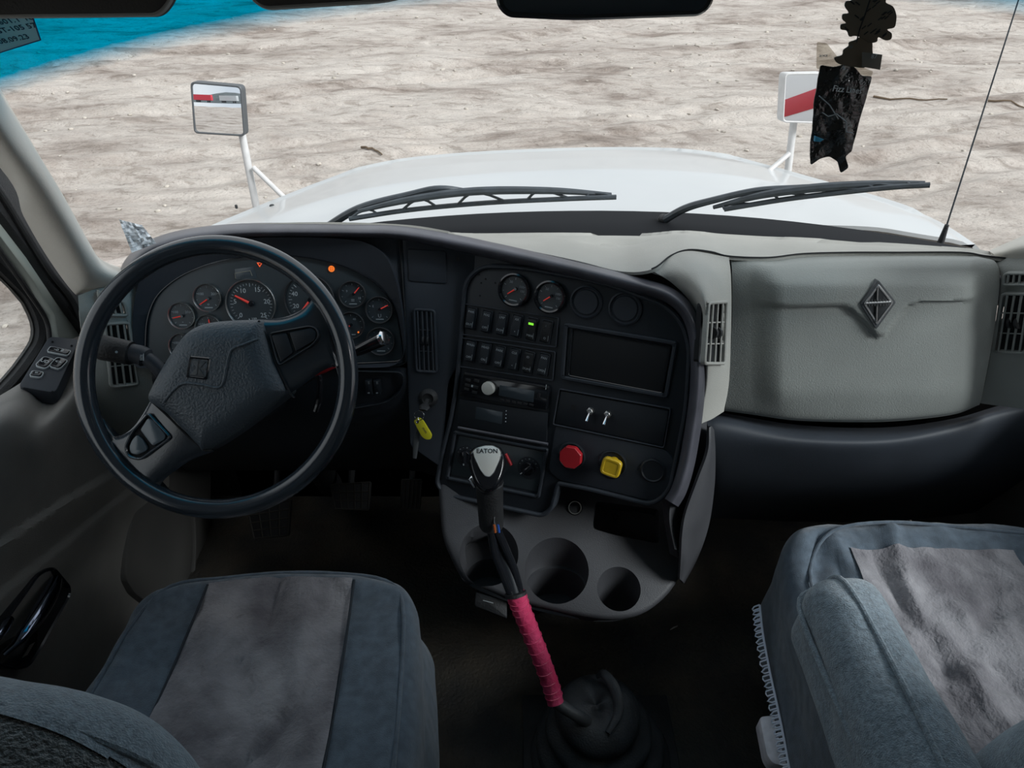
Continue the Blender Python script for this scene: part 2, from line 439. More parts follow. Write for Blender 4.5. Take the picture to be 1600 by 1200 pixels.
def boolean(o, cutters, op='DIFFERENCE'):
    for c in cutters:
        md = o.modifiers.new('b', 'BOOLEAN'); md.object = c; md.operation = op; md.solver = 'EXACT'
    bpy.context.view_layer.update()
    dg = bpy.context.evaluated_depsgraph_get(); me = bpy.data.meshes.new_from_object(o.evaluated_get(dg))
    o.modifiers.clear(); old = o.data; nm = old.name; o.data = me; bpy.data.meshes.remove(old); me.name = nm
    me.shade_smooth(); me.set_sharp_from_angle(angle=radians(35))
    for c in cutters:
        m_ = c.data; bpy.data.objects.remove(c); bpy.data.meshes.remove(m_)
def cutter(bm):
    bmesh.ops.recalc_face_normals(bm, faces=bm.faces)
    me = bpy.data.meshes.new('cut'); bm.to_mesh(me); bm.free(); o = bpy.data.objects.new('cut', me); COL.objects.link(o); return o
# ================================================================ OUTSIDE: the yard
GZ = -1.2
def ss(a, b, x):
    t = max(0, min(1, (x - a) / (b - a))); return t * t * (3 - 2 * t)
def gh(x, y):
    p = V((x * .32 + y * .05, y * .62 - x * .10, 0))
    h = noise.noise(p) * .10 + noise.noise(p * 2.7 + V((5, 3, 1))) * .055
    q = V((x * 1.1 + y * .25, y * 2.8 - x * .55, 2)); h += noise.noise(q) * .022
    q = V((x * 3.1, y * 6.0 - x * 1.2, 4)); h += noise.noise(q) * .008
    r = y - .30 * x                                                # long wheel ruts that cross the yard
    for c0, wd, dp in ((6.4, .16, .06), (7.2, .16, .06), (9.0, .18, .07), (9.9, .2, .07), (12.6, .25, .08), (13.8, .25, .08), (16.5, .35, .09)):
        k = noise.noise(V((x * .25, c0, 7))) * .9; d = (r - c0 - k) / wd
        h -= dp * math.exp(-d * d) * (.6 + noise.noise(V((x * .6, c0, 1))) + .5 * noise.noise(V((x * 4, y * 4, 2)))) - dp * .5 * math.exp(-(abs(d) - 1.7) ** 2 * 2)
    return h
bm = B(); G = []
NX, NY = 330, 300
for j in range(NY + 1):
    v = 2 * j / NY - 1; y = 9.5 + 8.5 * v + 55 * v ** 5; r = []
    for i in range(NX + 1):
        u = 2 * i / NX - 1; x = 9.5 * u + 55 * u ** 5
        e = 1 - ss(18, 40, abs(x)) ; r.append(V((x, y, GZ + gh(x, y) * e)))
    G.append(r)
grid(bm, G)
gm = bpy.data.materials.new('dry_ground'); gm.use_nodes = True; nt = gm.node_tree; b = nt.nodes['Principled BSDF']; L = nt.links.new
b.inputs['Roughness'].default_value = .95; b.inputs['Specular IOR Level'].default_value = .15
tc = nt.nodes.new('ShaderNodeTexCoord')
def nnode(scale, stretch, det, rot=0):
    mp = nt.nodes.new('ShaderNodeMapping'); mp.inputs['Scale'].default_value = stretch; mp.inputs['Rotation'].default_value = (0, 0, rot); L(tc.outputs['Object'], mp.inputs[0])
    n = nt.nodes.new('ShaderNodeTexNoise'); n.inputs['Scale'].default_value = scale; n.inputs['Detail'].default_value = det; n.inputs['Roughness'].default_value = .68; n.inputs['Distortion'].default_value = .5; L(mp.outputs[0], n.inputs[0]); return n.outputs['Fac']
def ramp(src, stops):
    r = nt.nodes.new('ShaderNodeValToRGB'); cr_ = r.color_ramp
    cr_.elements[0].position = stops[0][0]; cr_.elements[0].color = (*stops[0][1], 1); cr_.elements[1].position = stops[-1][0]; cr_.elements[1].color = (*stops[-1][1], 1)
    for p_, c_ in stops[1:-1]:
        e_ = cr_.elements.new(p_); e_.color = (*c_, 1)
    L(src, r.inputs[0]); return r.outputs[0]
n1 = nnode(.75, (.6, 1.1, 1), 14, -.28); n2 = nnode(4.2, (.7, 1.3, 1), 12, -.3); n3 = nnode(34, (1, 1, 1), 6)
c1 = ramp(n1, [(.37, (.27, .225, .195)), (.47, (.44, .39, .35)), (.60, (.54, .49, .445))])
c2 = ramp(n2, [(.38, (.66, .635, .61)), (.48, (1, 1, 1)), (.70, (1.0, .98, .96))])
c3 = ramp(n3, [(.34, (.74, .73, .72)), (.46, (.98, .98, .98)), (.7, (1.06, 1.06, 1.06))])
def mul(a, b_, f=1):
    n = nt.nodes.new('ShaderNodeMixRGB'); n.blend_type = 'MULTIPLY'; n.inputs[0].default_value = f; L(a, n.inputs[1]); L(b_, n.inputs[2]); return n.outputs[0]
L(mul(mul(c1, c2, .85), c3), b.inputs['Base Color'])
bp = nt.nodes.new('ShaderNodeBump'); bp.inputs['Strength'].default_value = .9; bp.inputs['Distance'].default_value = .09; L(n2, bp.inputs['Height'])
bp2 = nt.nodes.new('ShaderNodeBump'); bp2.inputs['Strength'].default_value = .6; bp2.inputs['Distance'].default_value = .012; L(n3, bp2.inputs['Height']); L(bp.outputs[0], bp2.inputs['Normal']); L(bp2.outputs[0], b.inputs['Normal'])
o = obj('ground', bm, gm, Mx=Matrix.Identity(4), angle=180, norm=False)
tag(o, 'pale dry dirt yard with ruts and ripples outside the windscreen', None, kind='structure')
# loose stones and twigs lying on it
rs = random.Random(11)
bm = B()
for k in range(420):
    x = rs.uniform(-9, 9); y = rs.uniform(4.5, 19); s_ = rs.uniform(.008, .03) * (1 + y * .03)
    r = bmesh.ops.create_icosphere(bm, subdivisions=1, radius=s_)['verts']
    for v_ in r: v_.co = V((v_.co.x * rs.uniform(.7, 1.3) + x, v_.co.y * rs.uniform(.7, 1.3) + y, v_.co.z * .55 + GZ + gh(x, y) + s_ * .2))
tag(obj('loose_stones', bm, 'stone', angle=60), 'small loose stones scattered over the pale dirt yard', 'stones', kind='stuff')
def ground_at(px, py):
    p = atZ(px, py, GZ)
    for _ in range(4): p = atZ(px, py, GZ + gh(p.x, p.y))
    return p
for (a, b_, lab) in [((565, 233), (598, 247), 'thin dry twig on the dirt just beyond the left side of the hood'), ((1362, 152), (1480, 158), 'long dark stick lying on the dirt to the right of the hanging pouch'),
                 ((1545, 160), (1600, 168), 'dark broken twig on the dirt at the right edge of the windscreen')]:
    p, q = ground_at(*a), ground_at(*b_); n_ = 9; bm = B()
    pts = [p.lerp(q, i / (n_ - 1)) + V((rs.uniform(-.02, .02), rs.uniform(-.02, .02), .02 + .012 * rs.random())) for i in range(n_)]
    pts = [V((t.x, t.y, GZ + gh(t.x, t.y) + .02)) for t in pts]
    tube(bm, pts, [.016 - .008 * i / n_ for i in range(n_)], 6)
    tag(obj('twig', bm, 'twig'), lab, 'twig')

# hills and parked trailers behind the truck: what the driver-side hood mirror looks back at
bm = B(); G = []
for j in range(5):
    G.append([V((x * 8.0, -150 - j * 8, GZ - 1 + (0, 5, 8, 9, 6)[j] * (.7 + .5 * noise.noise(V((x * .23, 3, 0)))))) for x in range(-26, 27)])
grid(bm, G)
dm('hill', (.10, .115, .12), .95, var=.2, vs=.2)
tag(obj('hills', bm, 'hill'), 'low dark hills on the horizon behind the truck', None, kind='structure')
def trailer(x, y, l, m_, lab, rz):
    t = thing('mirrored_vehicle', lab, 'trailer', Mx=Matrix.Translation((x, y, GZ)) @ Matrix.Rotation(rz, 4, 'Z'), group=None); W0 = WM[t.name]
    bm = B(); box(bm, (0, 0, 2.55), (l, 2.5, 2.8), bev=.05); 
    for k in range(int(l / .6)): box(bm, (-l / 2 + .3 + k * .6, -1.26, 2.55), (.05, .03, 2.6))
    obj('body', bm, m_, t, W0)
    bm = B(); box(bm, (0, 0, 1.05), (l * .95, .9, .2)); obj('chassis', bm, 'wiper', t, W0)
    for dx in (-l * .36, -l * .28, l * .3):
        for dy in (-1.05, 1.05):
            bm = B(); cyl(bm, (dx, dy - .13, .5), (dx, dy + .13, .5), .5, seg=18, bev=.05); obj('wheel', bm, 'rubber', t, W0)
    return t
trailer(-38, -120, 12, 'paint', 'long white box trailer parked far behind the truck', .3)
trailer(-62, -125, 9, 'trailer_grey', 'grey box trailer parked at the far end behind the truck', -.2)
trailer(-50, -110, 11, 'red_paint', 'red box trailer parked far behind the truck', .1)

# ================================================================ the truck body outside the glass
XC = .12
def hoodz(x, Y):
    zc = spl_z(Y); d = x - XC; a = abs(d)
    z = zc - .075 * min(a, 1.1) ** 2.4 + .035 * d - .028 * ss(.5, 1.0, a)
    z -= .022 * (1 - ss(2.12, 2.32, Y + .28 * a ** 2)) * (1 - ss(.62, .86, a))   # shallow dished area near the glass
    return z
HK = [(1.76, .885), (2.0, .865), (2.3, .812), (2.6, .755), (2.85, .703), (3.0, .655), (3.1, .58), (3.16, .45), (3.2, .1)]
def spl_z(Y):
    for (a, za), (b_, zb) in zip(HK, HK[1:]):
        if Y <= b_: t = (Y - a) / (b_ - a); break
    else: t = 1
    i = HK.index((a, za)); g = lambda k: HK[max(0, min(len(HK) - 1, k))][1]
    return cr(g(i - 1), g(i), g(i + 1), g(i + 2), t)
bm = B(); G = []
ys = [1.78 + 1.22 * i / 60 for i in range(61)] + [3.02, 3.05, 3.08, 3.11, 3.14, 3.16, 3.18, 3.2]
for Y in ys:
    hw = 1.17 * (1 - .36 * ss(1.95, 3.2, Y)); r = []
    for i in range(-2, 83):
        u = max(-1, min(1, (i - 40) / 40)); x = XC + hw * sin(u * pi / 2 * .999) if abs(u) > 2 else XC + hw * u
        z = hoodz(x, Y) - .07 * ss(.86, 1.0, abs(u)) ** 2
        if i < 0 or i > 80: z -= .9 if i in (-2, 82) else .12; x += math.copysign(.02, i - 40)
        r.append(V((x, Y, z)))
    G.append(r)
grid(bm, G, .01)
t = thing('truck_hood', 'broad white truck hood beyond the windscreen', 'hood', (XC, 2.4, .3))
obj('hood_panel', bm, 'paint', t, Matrix.Identity(4), angle=60)
for (px, py) in ((425, 322), (369, 322)):
    bm = B(); p = atY(px, py, 2.0)
    for Y in [1.9 + .01 * k for k in range(70)]:
        p = atY(px, py, Y)
        if p.z < hoodz(p.x, Y): break
    cyl(bm, (p.x, p.y, hoodz(p.x, p.y) - .01), (p.x, p.y, hoodz(p.x, p.y) + .004), .008 if px > 400 else .005, seg=14, bev=.002); obj('hood_plug', bm, 'rubber', t)
# black cowl between glass and hood
bm = B()
rows = []
for Y, dz in ((1.55, -.03), (1.60, .0), (1.70, .0), (1.80, -.012)):
    rows.append([V((x, Y - .16 * abs(x - .1) ** 2.2, .893 + dz + .02 * (x - .1) - .05 * abs(x - .1) ** 2)) for x in [-.80 + 1.90 * i / 24 for i in range(25)]])
grid(bm, rows, .02)
for k in range(34):
    x = -.15 + k * .022; y = 1.575 - .16 * abs(x - .1) ** 2.2; box(bm, (x, y, .896), (.010, .016, .006))
tag(obj('cowl_panel', bm, 'cowl'), 'black plastic cowl trough between windscreen and white hood', 'cowl')

def hood_mirror(quad, Yd, post, brace, target, lab, shell='mirror_shell', depth=.035):
    """quad: face corners TL,TR,BR,BL in the picture; post: list of px; the glass is turned to look back at target"""
    ctr = V((0, 0, 0)); Q = [atY(px, py, Yd) for px, py in quad]; ctr = sum(Q, V((0, 0, 0))) / 4
    n = ((CAM - ctr).normalized() + (V(target) - ctr).normalized()).normalized()
    P_ = Pl(ctr, n)
    t = thing('hood_mirror', lab, 'mirror', tuple(ctr))
    loc = P_.hs(quad); face = rpoly(offs(loc, .006), .012, 4); body = rpoly(loc, .016, 4)
    bm = B(); prism(bm, body, -depth, 0, .004, P_.M()); ring(bm, body, face, -.002, .007, P_.M(), bev=.002); obj('housing', bm, shell, t)
    # convex glass: a regular grid, its square corners tucked under the frame
    bm = B(); R = 1.9 if Yd < 2.58 else 6; mm = P_.M(); q = offs(loc, .003); N = 20
    cx = sum(p[0] for p in q) / 4; cy = sum(p[1] for p in q) / 4; G = []
    for j in range(N + 1):
        v = j / N; r = []
        for i in range(N + 1):
            u = i / N; p = V(q[0]) * (1 - u) * (1 - v) + V(q[1]) * u * (1 - v) + V(q[2]) * u * v + V(q[3]) * (1 - u) * v
            r.append(mm @ V((p.x, p.y, .0055 - ((p.x - cx) ** 2 + (p.y - cy) ** 2) / (2 * R))))
        G.append(r)
    grid(bm, G)
    obj('mirror_glass', bm, 'mirror_face', t, label='convex reflecting glass', angle=180)
    back = [P_.w(*p) for p in quad]; bk = ctr - n * depth
    bm = B(); cyl(bm, bk + P_.u * .02 , bk - n * .03 + P_.u * .02, .022, seg=18, bev=.004); obj('pivot', bm, 'rubber', t)
    def foot(px, py, extra=0):
        for k in range(400):
            Y = Yd - .25 + k * .004; p = atY(px, py, Y)
            if p.z < hoodz(p.x, p.y) - .02: return p
        return atY(px, py, Yd)
    top = atY(post[0][0], post[0][1], Yd + .05); f = atY(post[1][0], post[1][1], Yd + .02); f2 = f + (f - top).normalized() * .12
    bm = B(); tube(bm, [top + (top - f).normalized() * .05, top, f, f2], .013, 14); obj('post', bm, 'paint_pole', t)
    a = atY(brace[0][0], brace[0][1], Yd + .02); c_ = atY(brace[1][0], brace[1][1], Yd - .03); c2 = c_ + (c_ - a).normalized() * .14
    bm = B(); tube(bm, [a, c_, c2], .009, 12); obj('brace', bm, 'paint_pole', t)
    return t
hood_mirror([(298, 127), (378, 134), (384, 213), (304, 208)], 2.55, [(379, 214), (397, 306)], [(396, 262), (430, 295)], (-24, -60, -2.2), 'square hood mirror on white post left of the hood, reflecting yard and sky')
hood_mirror([(1225, 114), (1290, 113), (1284, 193), (1221, 191)], 2.6, [(1240, 192), (1231, 268)], [(1233, 240), (1200, 268)], (6.4, -4.5, .5), 'hood mirror behind the black hanging pouch, showing a white truck side with red stripe', shell='paint_pole')
# added box on wheels, standing in for the truck's own side in the right mirror
t = thing('mirrored_vehicle', 'added white box with red diagonal stripe, stand-in for the truck side seen only in the right hood mirror', 'trailer', (6.6, -5, GZ))
bm = B(); box(bm, (7.2, -5, .6), (1.2, 9, 2.4), bev=.05); obj('body', bm, 'standin_white', t)
bm = B(); box(bm, (0, 0, 0), (.03, 9.0, .42), Matrix.Translation((6.6, -4.5, .45)) @ Matrix.Rotation(radians(12), 4, 'X'), bev=.005); obj('stripe', bm, 'red_paint', t, label='red diagonal stripe')
bm = B(); box(bm, (7.2, -5, -.7), (1.0, 8.6, .2)); obj('chassis', bm, 'wiper', t)
for yy in (-8, -7, -2):
    bm = B(); cyl(bm, (6.65, yy, GZ + .45), (6.95, yy, GZ + .45), .45, seg=20, bev=.04); obj('wheel', bm, 'rubber', t)

# whip antenna at the right corner of the cowl
a = atY(1478, 356, 1.72); bq = atY(1594, -8, 1.72)
t = thing('whip_antenna', 'thin black whip antenna rising at the right corner of the hood', 'antenna', tuple(a))
bm = B(); tube(bm, [a, a.lerp(bq, .5), bq, bq + (bq - a) * .3], [.0022, .0018, .0015, .001], 8); obj('whip', bm, 'wiper', t)
bm = B(); cyl(bm, a - V((0, 0, .05)), a + V((0, 0, .008)), .009, .005, seg=14); obj('antenna_base', bm, 'rubber', t)

# ================================================================ windscreen
def wy(x, z): return 1.625 - .95 * (z - .92) - .14 * abs(x - .1) ** 2.3
bm = B(); G = []
for k in range(25):
    z = .885 + .75 * k / 24; G.append([V((x - .25, wy(x, z), z)) for x in [-.93 + 2.06 * i / 40 for i in range(41)]])
grid(bm, G)
o = obj('window_1', bm, 'windscreen_glass', Mx=Matrix.Translation((.25, 0, 0)), angle=180); tag(o, 'wide windscreen with a blue shade band along its top', None, kind='structure')
def wg(px, py, off=0):
    """point on the glass under a pixel, off metres towards the cab"""
    lo, hi = .8, 2.5
    d = ray(px, py)
    for _ in range(40):
        m_ = (lo + hi) / 2; p = CAM + d * m_
        if p.y < wy(p.x, p.z) - off * 1.38: lo = m_
        else: hi = m_
    return CAM + d * lo
def wiper(blade, arm, lab, ups):
    bl = [wg(px, py, -.018) for px, py in blade]; ar = [wg(px, py, -.045) for px, py in arm]
    t = thing('windscreen_wiper', lab, 'wiper', tuple(ar[0]))
    bm = B(); tube(bm, spl(bl, 8), .0058, 8); obj('rubber_blade', bm, 'wiper', t)
    bm = B(); tube(bm, spl(ar, 6), [.010 - .005 * i / (6 * (len(ar) - 1)) for i in range(6 * (len(ar) - 1) + 1)], 8); obj('arm', bm, 'wiper', t)
    bm = B()
    sp = spl([wg(px, py, -.03) for px, py in ups], 6); tube(bm, sp, [.0045 + .005 * sin(pi * i / (len(sp) - 1)) for i in range(len(sp))], 8)
    for k in (.08, .3, .5, .72, .93):                       # claws holding the blade
        p = sp[int(k * (len(sp) - 1))]; B_ = spl(bl, 8); 
        for dk in (-.07, .07):
            q = B_[max(0, min(len(B_) - 1, int((k + dk) * (len(B_) - 1))))]; mid = p.lerp(q, .5) + V((0, 0, .003)); tube(bm, [p, mid, q], .003, 6)
    obj('blade_bridge', bm, 'wiper', t)
    bm = B(); p = ar[0]; cyl(bm, p + V((0, .02, -.03)), p + V((0, -.005, .012)), .018, .012, seg=18, bev=.003); obj('pivot_cap', bm, 'rubber', t)
wiper([(546, 342), (640, 328), (760, 317), (880, 311), (963, 308)], [(500, 362), (560, 326), (640, 304), (688, 294), (740, 300)], 'left windscreen wiper resting low across the white hood view', [(560, 330), (640, 312), (740, 299), (860, 298), (955, 304)])
wiper([(1132, 327), (1230, 311), (1330, 299), (1400, 292), (1453, 289)], [(1036, 345), (1070, 326), (1110, 314), (1180, 298), (1245, 293), (1300, 290)], 'right windscreen wiper resting under the hanging pouch', [(1115, 324), (1190, 305), (1270, 294), (1360, 288), (1445, 286)])

# ================================================================ CAB SHELL
def struct(name, bm, m, lab=None, Mx=None, parent=None, angle=35):
    o = obj(name, bm, m, parent, Mx, angle=angle)
    if parent is None: tag(o, lab, None, kind='structure')
    elif lab: o['label'] = lab
    return o
bm = B(); rows = []
for j in range(40):
    y = -1.2 + 2.92 * j / 39; rows.append([V((x, y, .004 * noise.noise(V((x * 6, y * 6, 0))) + .003 * noise.noise(V((x * 25, y * 25, 0))) - .004)) for x in [-1.0 + 2.2 * i / 60 for i in range(61)]])
grid(bm, rows, .03)
struct('floor', bm, 'floor_rubber', 'dark worn rubber cab floor with bits of dirt')
bm = B(); box(bm, (.09, 1.70, .39), (1.86, .04, .84)); box(bm, (.1, 1.70, .33), (2.2, .04, .72)); struct('wall_front', bm, 'deep_black', 'dark firewall behind the footwells')
bm = B(); box(bm, (.1, -1.22, .97), (2.2, .04, 1.96)); struct('wall_back', bm, 'headliner', 'grey rear wall of the cab')
bm = B(); grid(bm, [[V((x, y, z)) for x in (-1.02, -.3, .5, 1.2)] for y, z in ((-1.2, 1.96), (.2, 1.93), (.7, 1.8), (.97, 1.64))], .03); struct('ceiling', bm, 'headliner', 'light grey headliner of the cab')
MYZ = Matrix(((0, 0, 1, 0), (1, 0, 0, 0), (0, 1, 0, 0), (0, 0, 0, 1)))     # (a,b,c) -> x=c, y=a, z=b
OPEN = rpoly([(.1, .78), (1.22, .78), (1.325, .80), (1.33, .875), (1.03, 1.46), (.86, 1.54), (.1, 1.54)], [.06, .05, .05, .06, .05, .1, .08], 8)
OUTL = [(-1.2, 0), (1.72, 0), (1.72, .55), (1.46, .80), (1.41, .93), (.98, 1.62), (.2, 1.93), (-1.2, 1.96)]
for side, x in (('left', -1.0), ('right', 1.20)):
    O_ = resample(rpoly(OUTL, .02, 2), 160); I_ = resample(OPEN, 160); c0 = V((.7, 1.1))
    
    # match by direction from the opening's centre
    I2 = radial(OPEN, c0, O_)
    bm = B(); ring(bm, O_, I2, -.003, .003, Matrix.Translation((x, 0, 0)) @ MYZ); bmesh.ops.remove_doubles(bm, verts=bm.verts, dist=1e-5)
    struct('wall_' + side, bm, 'kick_plastic', side + ' side wall of the cab around the door window')
    bm = B(); loops(bm, [(OPEN, -.002), (OPEN, .002)], Matrix.Translation((x + (.0), 0, 0)) @ MYZ)
    struct('window_2' if side == 'left' else 'window_3', bm, 'side_glass', side + ' door window glass')
# ================================================================ left door, pillar, frames
XW = -1.0
door = tag(thing('door_1', 'driver door with dark grey trim panel', None, (-.93, .7, 0)), None, None, kind='structure')
# rubber window seal around the opening
bm = B(); ring(bm, offs(OPEN, -.055), offs(OPEN, -.003), 0, .018, Matrix.Translation((-.997, 0, 0)) @ MYZ, bev=.008)
obj('window_seal', bm, 'rubber', door)
PX = lambda x: Pl((x, .7, .8), (1, 0, 0), (0, -1, 0))
def onx(x, pts, z0, z1, bev, r=0, name='trim', m='rubber', parent=None, label=None, **k):
    P_ = PX(x); L_ = P_.hs(pts); L_ = rpoly(L_, r, 4) if r else L_
    bm = B(); prism(bm, L_, z0, z1, bev, P_.M()); return obj(name, bm, m, parent, label=label)
dm('frame_paint', (.36, .40, .37), .4)
# painted pillar edge and black weather strips between window and inner pillar trim
onx(-.965, [(-60, 258), (-60, 300), (0, 373), (50, 440), (83, 493), (92, 545), (130, 545), (127, 515), (90, 465), (45, 395), (0, 335)], -.02, .004, .003, name='frame_edge', m='frame_paint', parent=door, label='pale green painted door frame edge')
onx(-.955, [(-60, 200), (-60, 268), (0, 343), (45, 402), (90, 470), (127, 522), (150, 520), (150, 465), (118, 452), (78, 398), (40, 336), (0, 262)], -.02, .012, .008, name='weather_strip', m='rubber', parent=door)
bm = B(); tube(bm, spl([atX(px, py, -.935) for px, py in ((-60, 222), (0, 298), (40, 362), (80, 425), (112, 466), (128, 500))], 6), .0065, 10); obj('weather_strip', bm, 'rubber', door)
bm = B(); tube(bm, spl([atX(px, py, -.965) for px, py in ((-40, 335), (0, 392), (40, 450), (72, 500), (78, 540))], 6), .005, 10); obj('weather_strip', bm, 'rubber', door)
# inner A-pillar trim
bm = B()
def pil(k): return k
psurf(bm, [[(-200, 60, 1.0), (-150, 20, .93), (-120, -10, .93), (-100, -40, 1.02)],
           [(0, 262, 1.13), (6, 232, 1.07), (8, 190, 1.07), (0, 138, 1.15)],
           [(37, 338, 1.18), (55, 310, 1.12), (66, 275, 1.12), (60, 240, 1.20)],
           [(73, 400, 1.23), (94, 372, 1.17), (106, 340, 1.17), (100, 307, 1.25)],
           [(113, 455, 1.27), (132, 430, 1.22), (146, 405, 1.23), (140, 380, 1.30)],
           [(128, 458, 1.285), (150, 446, 1.26), (168, 425, 1.27), (158, 405, 1.34)],
           [(185, 447, 1.31), (200, 440, 1.30), (208, 430, 1.33), (198, 422, 1.38)]], 6, 8, .006)
tag(obj('trim_1', bm, 'pillar_trim', angle=80), 'beige left windscreen pillar trim', None, kind='structure')
bm = B(); G = []
psurf(bm, [[(1545, 392, 1.36), (1560, 385, 1.36), (1590, 372, 1.32), (1660, 340, 1.26), (1760, 260, 1.1)],
           [(1552, 397, 1.33), (1570, 392, 1.30), (1600, 385, 1.26), (1680, 370, 1.20), (1790, 300, 1.05)],
           [(1560, 405, 1.32), (1580, 404, 1.29), (1620, 406, 1.25), (1700, 400, 1.19), (1820, 340, 1.05)]], 6, 5, .006)
tag(obj('trim_2', bm, 'pillar_trim', angle=80), 'beige right windscreen pillar trim', None, kind='structure')

# door panel
def sdist(px, py, line):
    """signed vertical distance below a polyline in the picture; None outside"""
    for (x0, y0), (x1, y1) in zip(line, line[1:]):
        if x0 <= px <= x1: return py - (y0 + (y1 - y0) * (px - x0) / (x1 - x0))
    return None
def dstep(px, py):
    d = 0
    for line, a in ((((-200, 950), (0, 845), (100, 780), (200, 722), (300, 690)), .010), (((-200, 1080), (0, 925), (110, 838), (215, 752), (300, 715)), .007)):
        s_ = sdist(px, py, line)
        if s_ is not None: d += a * 1.2 * (ss(-3, 3, s_) * (1 - ss(3, 70, s_)))
    return V((d, 0, 0))
bm = B()
psurf(bm, [[(-200, 730, -.955), (20, 606, -.955), (60, 570, -.955), (90, 540, -.955), (135, 520, -.955)],
           [(-200, 748, -.90), (10, 628, -.905), (70, 632, -.90), (112, 585, -.90), (150, 545, -.91)],
           [(-200, 800, -.84), (0, 668, -.845), (62, 676, -.84), (125, 620, -.85), (170, 600, -.87)],
           [(-200, 900, -.85), (0, 780, -.855), (80, 760, -.855), (160, 700, -.87), (230, 680, -.88)],
           [(-200, 1060, -.885), (0, 920, -.885), (100, 860, -.885), (190, 790, -.89), (260, 760, -.90)],
           [(-200, 1250, -.90), (0, 1060, -.90), (120, 1000, -.90), (200, 905, -.91), (270, 860, -.91)],
           [(-200, 1500, -.9), (-20, 1300, -.91), (140, 1150, -.91), (210, 1000, -.92), (280, 950, -.92)]], 28, 26, .008, at=atX, f=dstep)
obj('door_panel', bm, 'door_plastic', door, angle=60)
# window switch plate on the ledge
PS = Pl(atZ(75, 570, .80), (.30, -.12, 1), (1, .1, 0))
bm = B(); L_ = rpoly(PS.hs([(28, 606), (87, 616), (126, 532), (77, 527)]), .012, 4); prism(bm, L_, -.03, .004, .003, PS.M())
plate = obj('switch_plate', bm, 'dash_black', door)
for (px, py, w_, h_, ro) in ((71, 571, .019, .026, -.25), (92, 572, .019, .026, -.25), (58, 589, .017, .012, 0), (93, 553, .036, .012, -.1)):
    bm = B(); prism(bm, rrect(0, 0, w_, h_, min(w_, h_) * .35), .0, .008, .002, PS.Mp(px, py, .003, ro)); k = obj('window_button', bm, 'gloss_black', plate)
    bm = B(); O_ = rrect(0, 0, w_ + .004, h_ + .004, min(w_, h_) * .4); ring(bm, O_, offs(O_, .0012), .0, .0055, PS.Mp(px, py, .003, ro)); text(bm, {71: 'UD', 92: '<>', 58: '=', 93: '-o 8'}[px], .011, PS.Mp(px, py, .0112, ro)); obj('button_mark', bm, 'print', plate)
for (px, py) in ((38, 607), (82, 612), (112, 540), (82, 534)):
    bm = B(); cyl(bm, PS.w(px, py, .003), PS.w(px, py, .006), .002, seg=10); obj('screw', bm, 'deep_black', plate)
# inner door handle in its glossy cup
PH = PX(-.882)
cup = [(79, 886), (103, 915), (103, 930), (55, 1016), (38, 1043), (18, 1047), (-12, 1042), (-30, 1010), (0, 968), (51, 897), (68, 887)]
L_ = rpoly(PH.hs(cup), .012, 4)
hd = thing('door_handle', None, None, tuple(PH.w(50, 970)));
hd.parent = door; hd.matrix_local = WM[door.name].inverted() @ WM[hd.name]
bm = B(); ring(bm, L_, offs(L_, .006), -.03, .012, PH.M(), bev=.003); obj('handle_bezel', bm, 'gloss_black', hd)
bm = B(); prism(bm, offs(L_, .005), -.04, -.014, 0, PH.M()); obj('handle_cup', bm, 'gloss_black', hd)
dm('dark_chrome', (.22, .25, .33), .12, metal=1)
P_ = Pl((-.868, .7, .8), (1, 0, 0), (0, -1, 0))
pts = spl([P_.w(88, 905, -.006), P_.w(78, 930, .006), P_.w(56, 966, .012), P_.w(30, 1000, .008), P_.w(6, 1022, -.008)], 8)
bm = B(); tube(bm, pts, [.006 + .009 * sin(pi * min(1, .15 + i / (len(pts) - 1))) for i in range(len(pts))], 14); obj('handle_lever', bm, 'dark_chrome', hd, label='dark chrome pull lever')
bm = B()
pts = spl([P_.w(14, 968, -.008), P_.w(4, 985, .002), P_.w(-14, 1005, .0)], 6); tube(bm, pts, .008, 12); obj('lock_tab', bm, 'dark_chrome', hd)
bm = B()
for k in range(7):
    a = V((50 - k * 1.8, 1006 + k * 3.0)); tube(bm, [P_.w(a.x - 4, a.y + 3, -.004), P_.w(a.x + 4, a.y - 2, -.004)], .0009, 6)
obj('grip_rib', bm, 'satin', hd)['kind'] = 'stuff'
# kick panel in front of the door
onx(-.893, [(236, 720), (216, 775), (204, 825), (198, 868), (197, 905), (212, 928), (330, 1010), (330, 700)], -.06, .0, .004, r=.015, name='trim_3', m='kick_plastic').update_tag()
tag(bpy.data.objects['trim_3'], 'dark kick panel beside the driver footwell', None, kind='structure')
bm = B(); tube(bm, spl([atX(px, py, -.892) for px, py in ((300, 790), (303, 850), (300, 905))], 4), .008, 10)
tag(obj('trim_4', bm, 'kick_plastic'), 'ribbed edge of the kick panel', None, kind='structure')
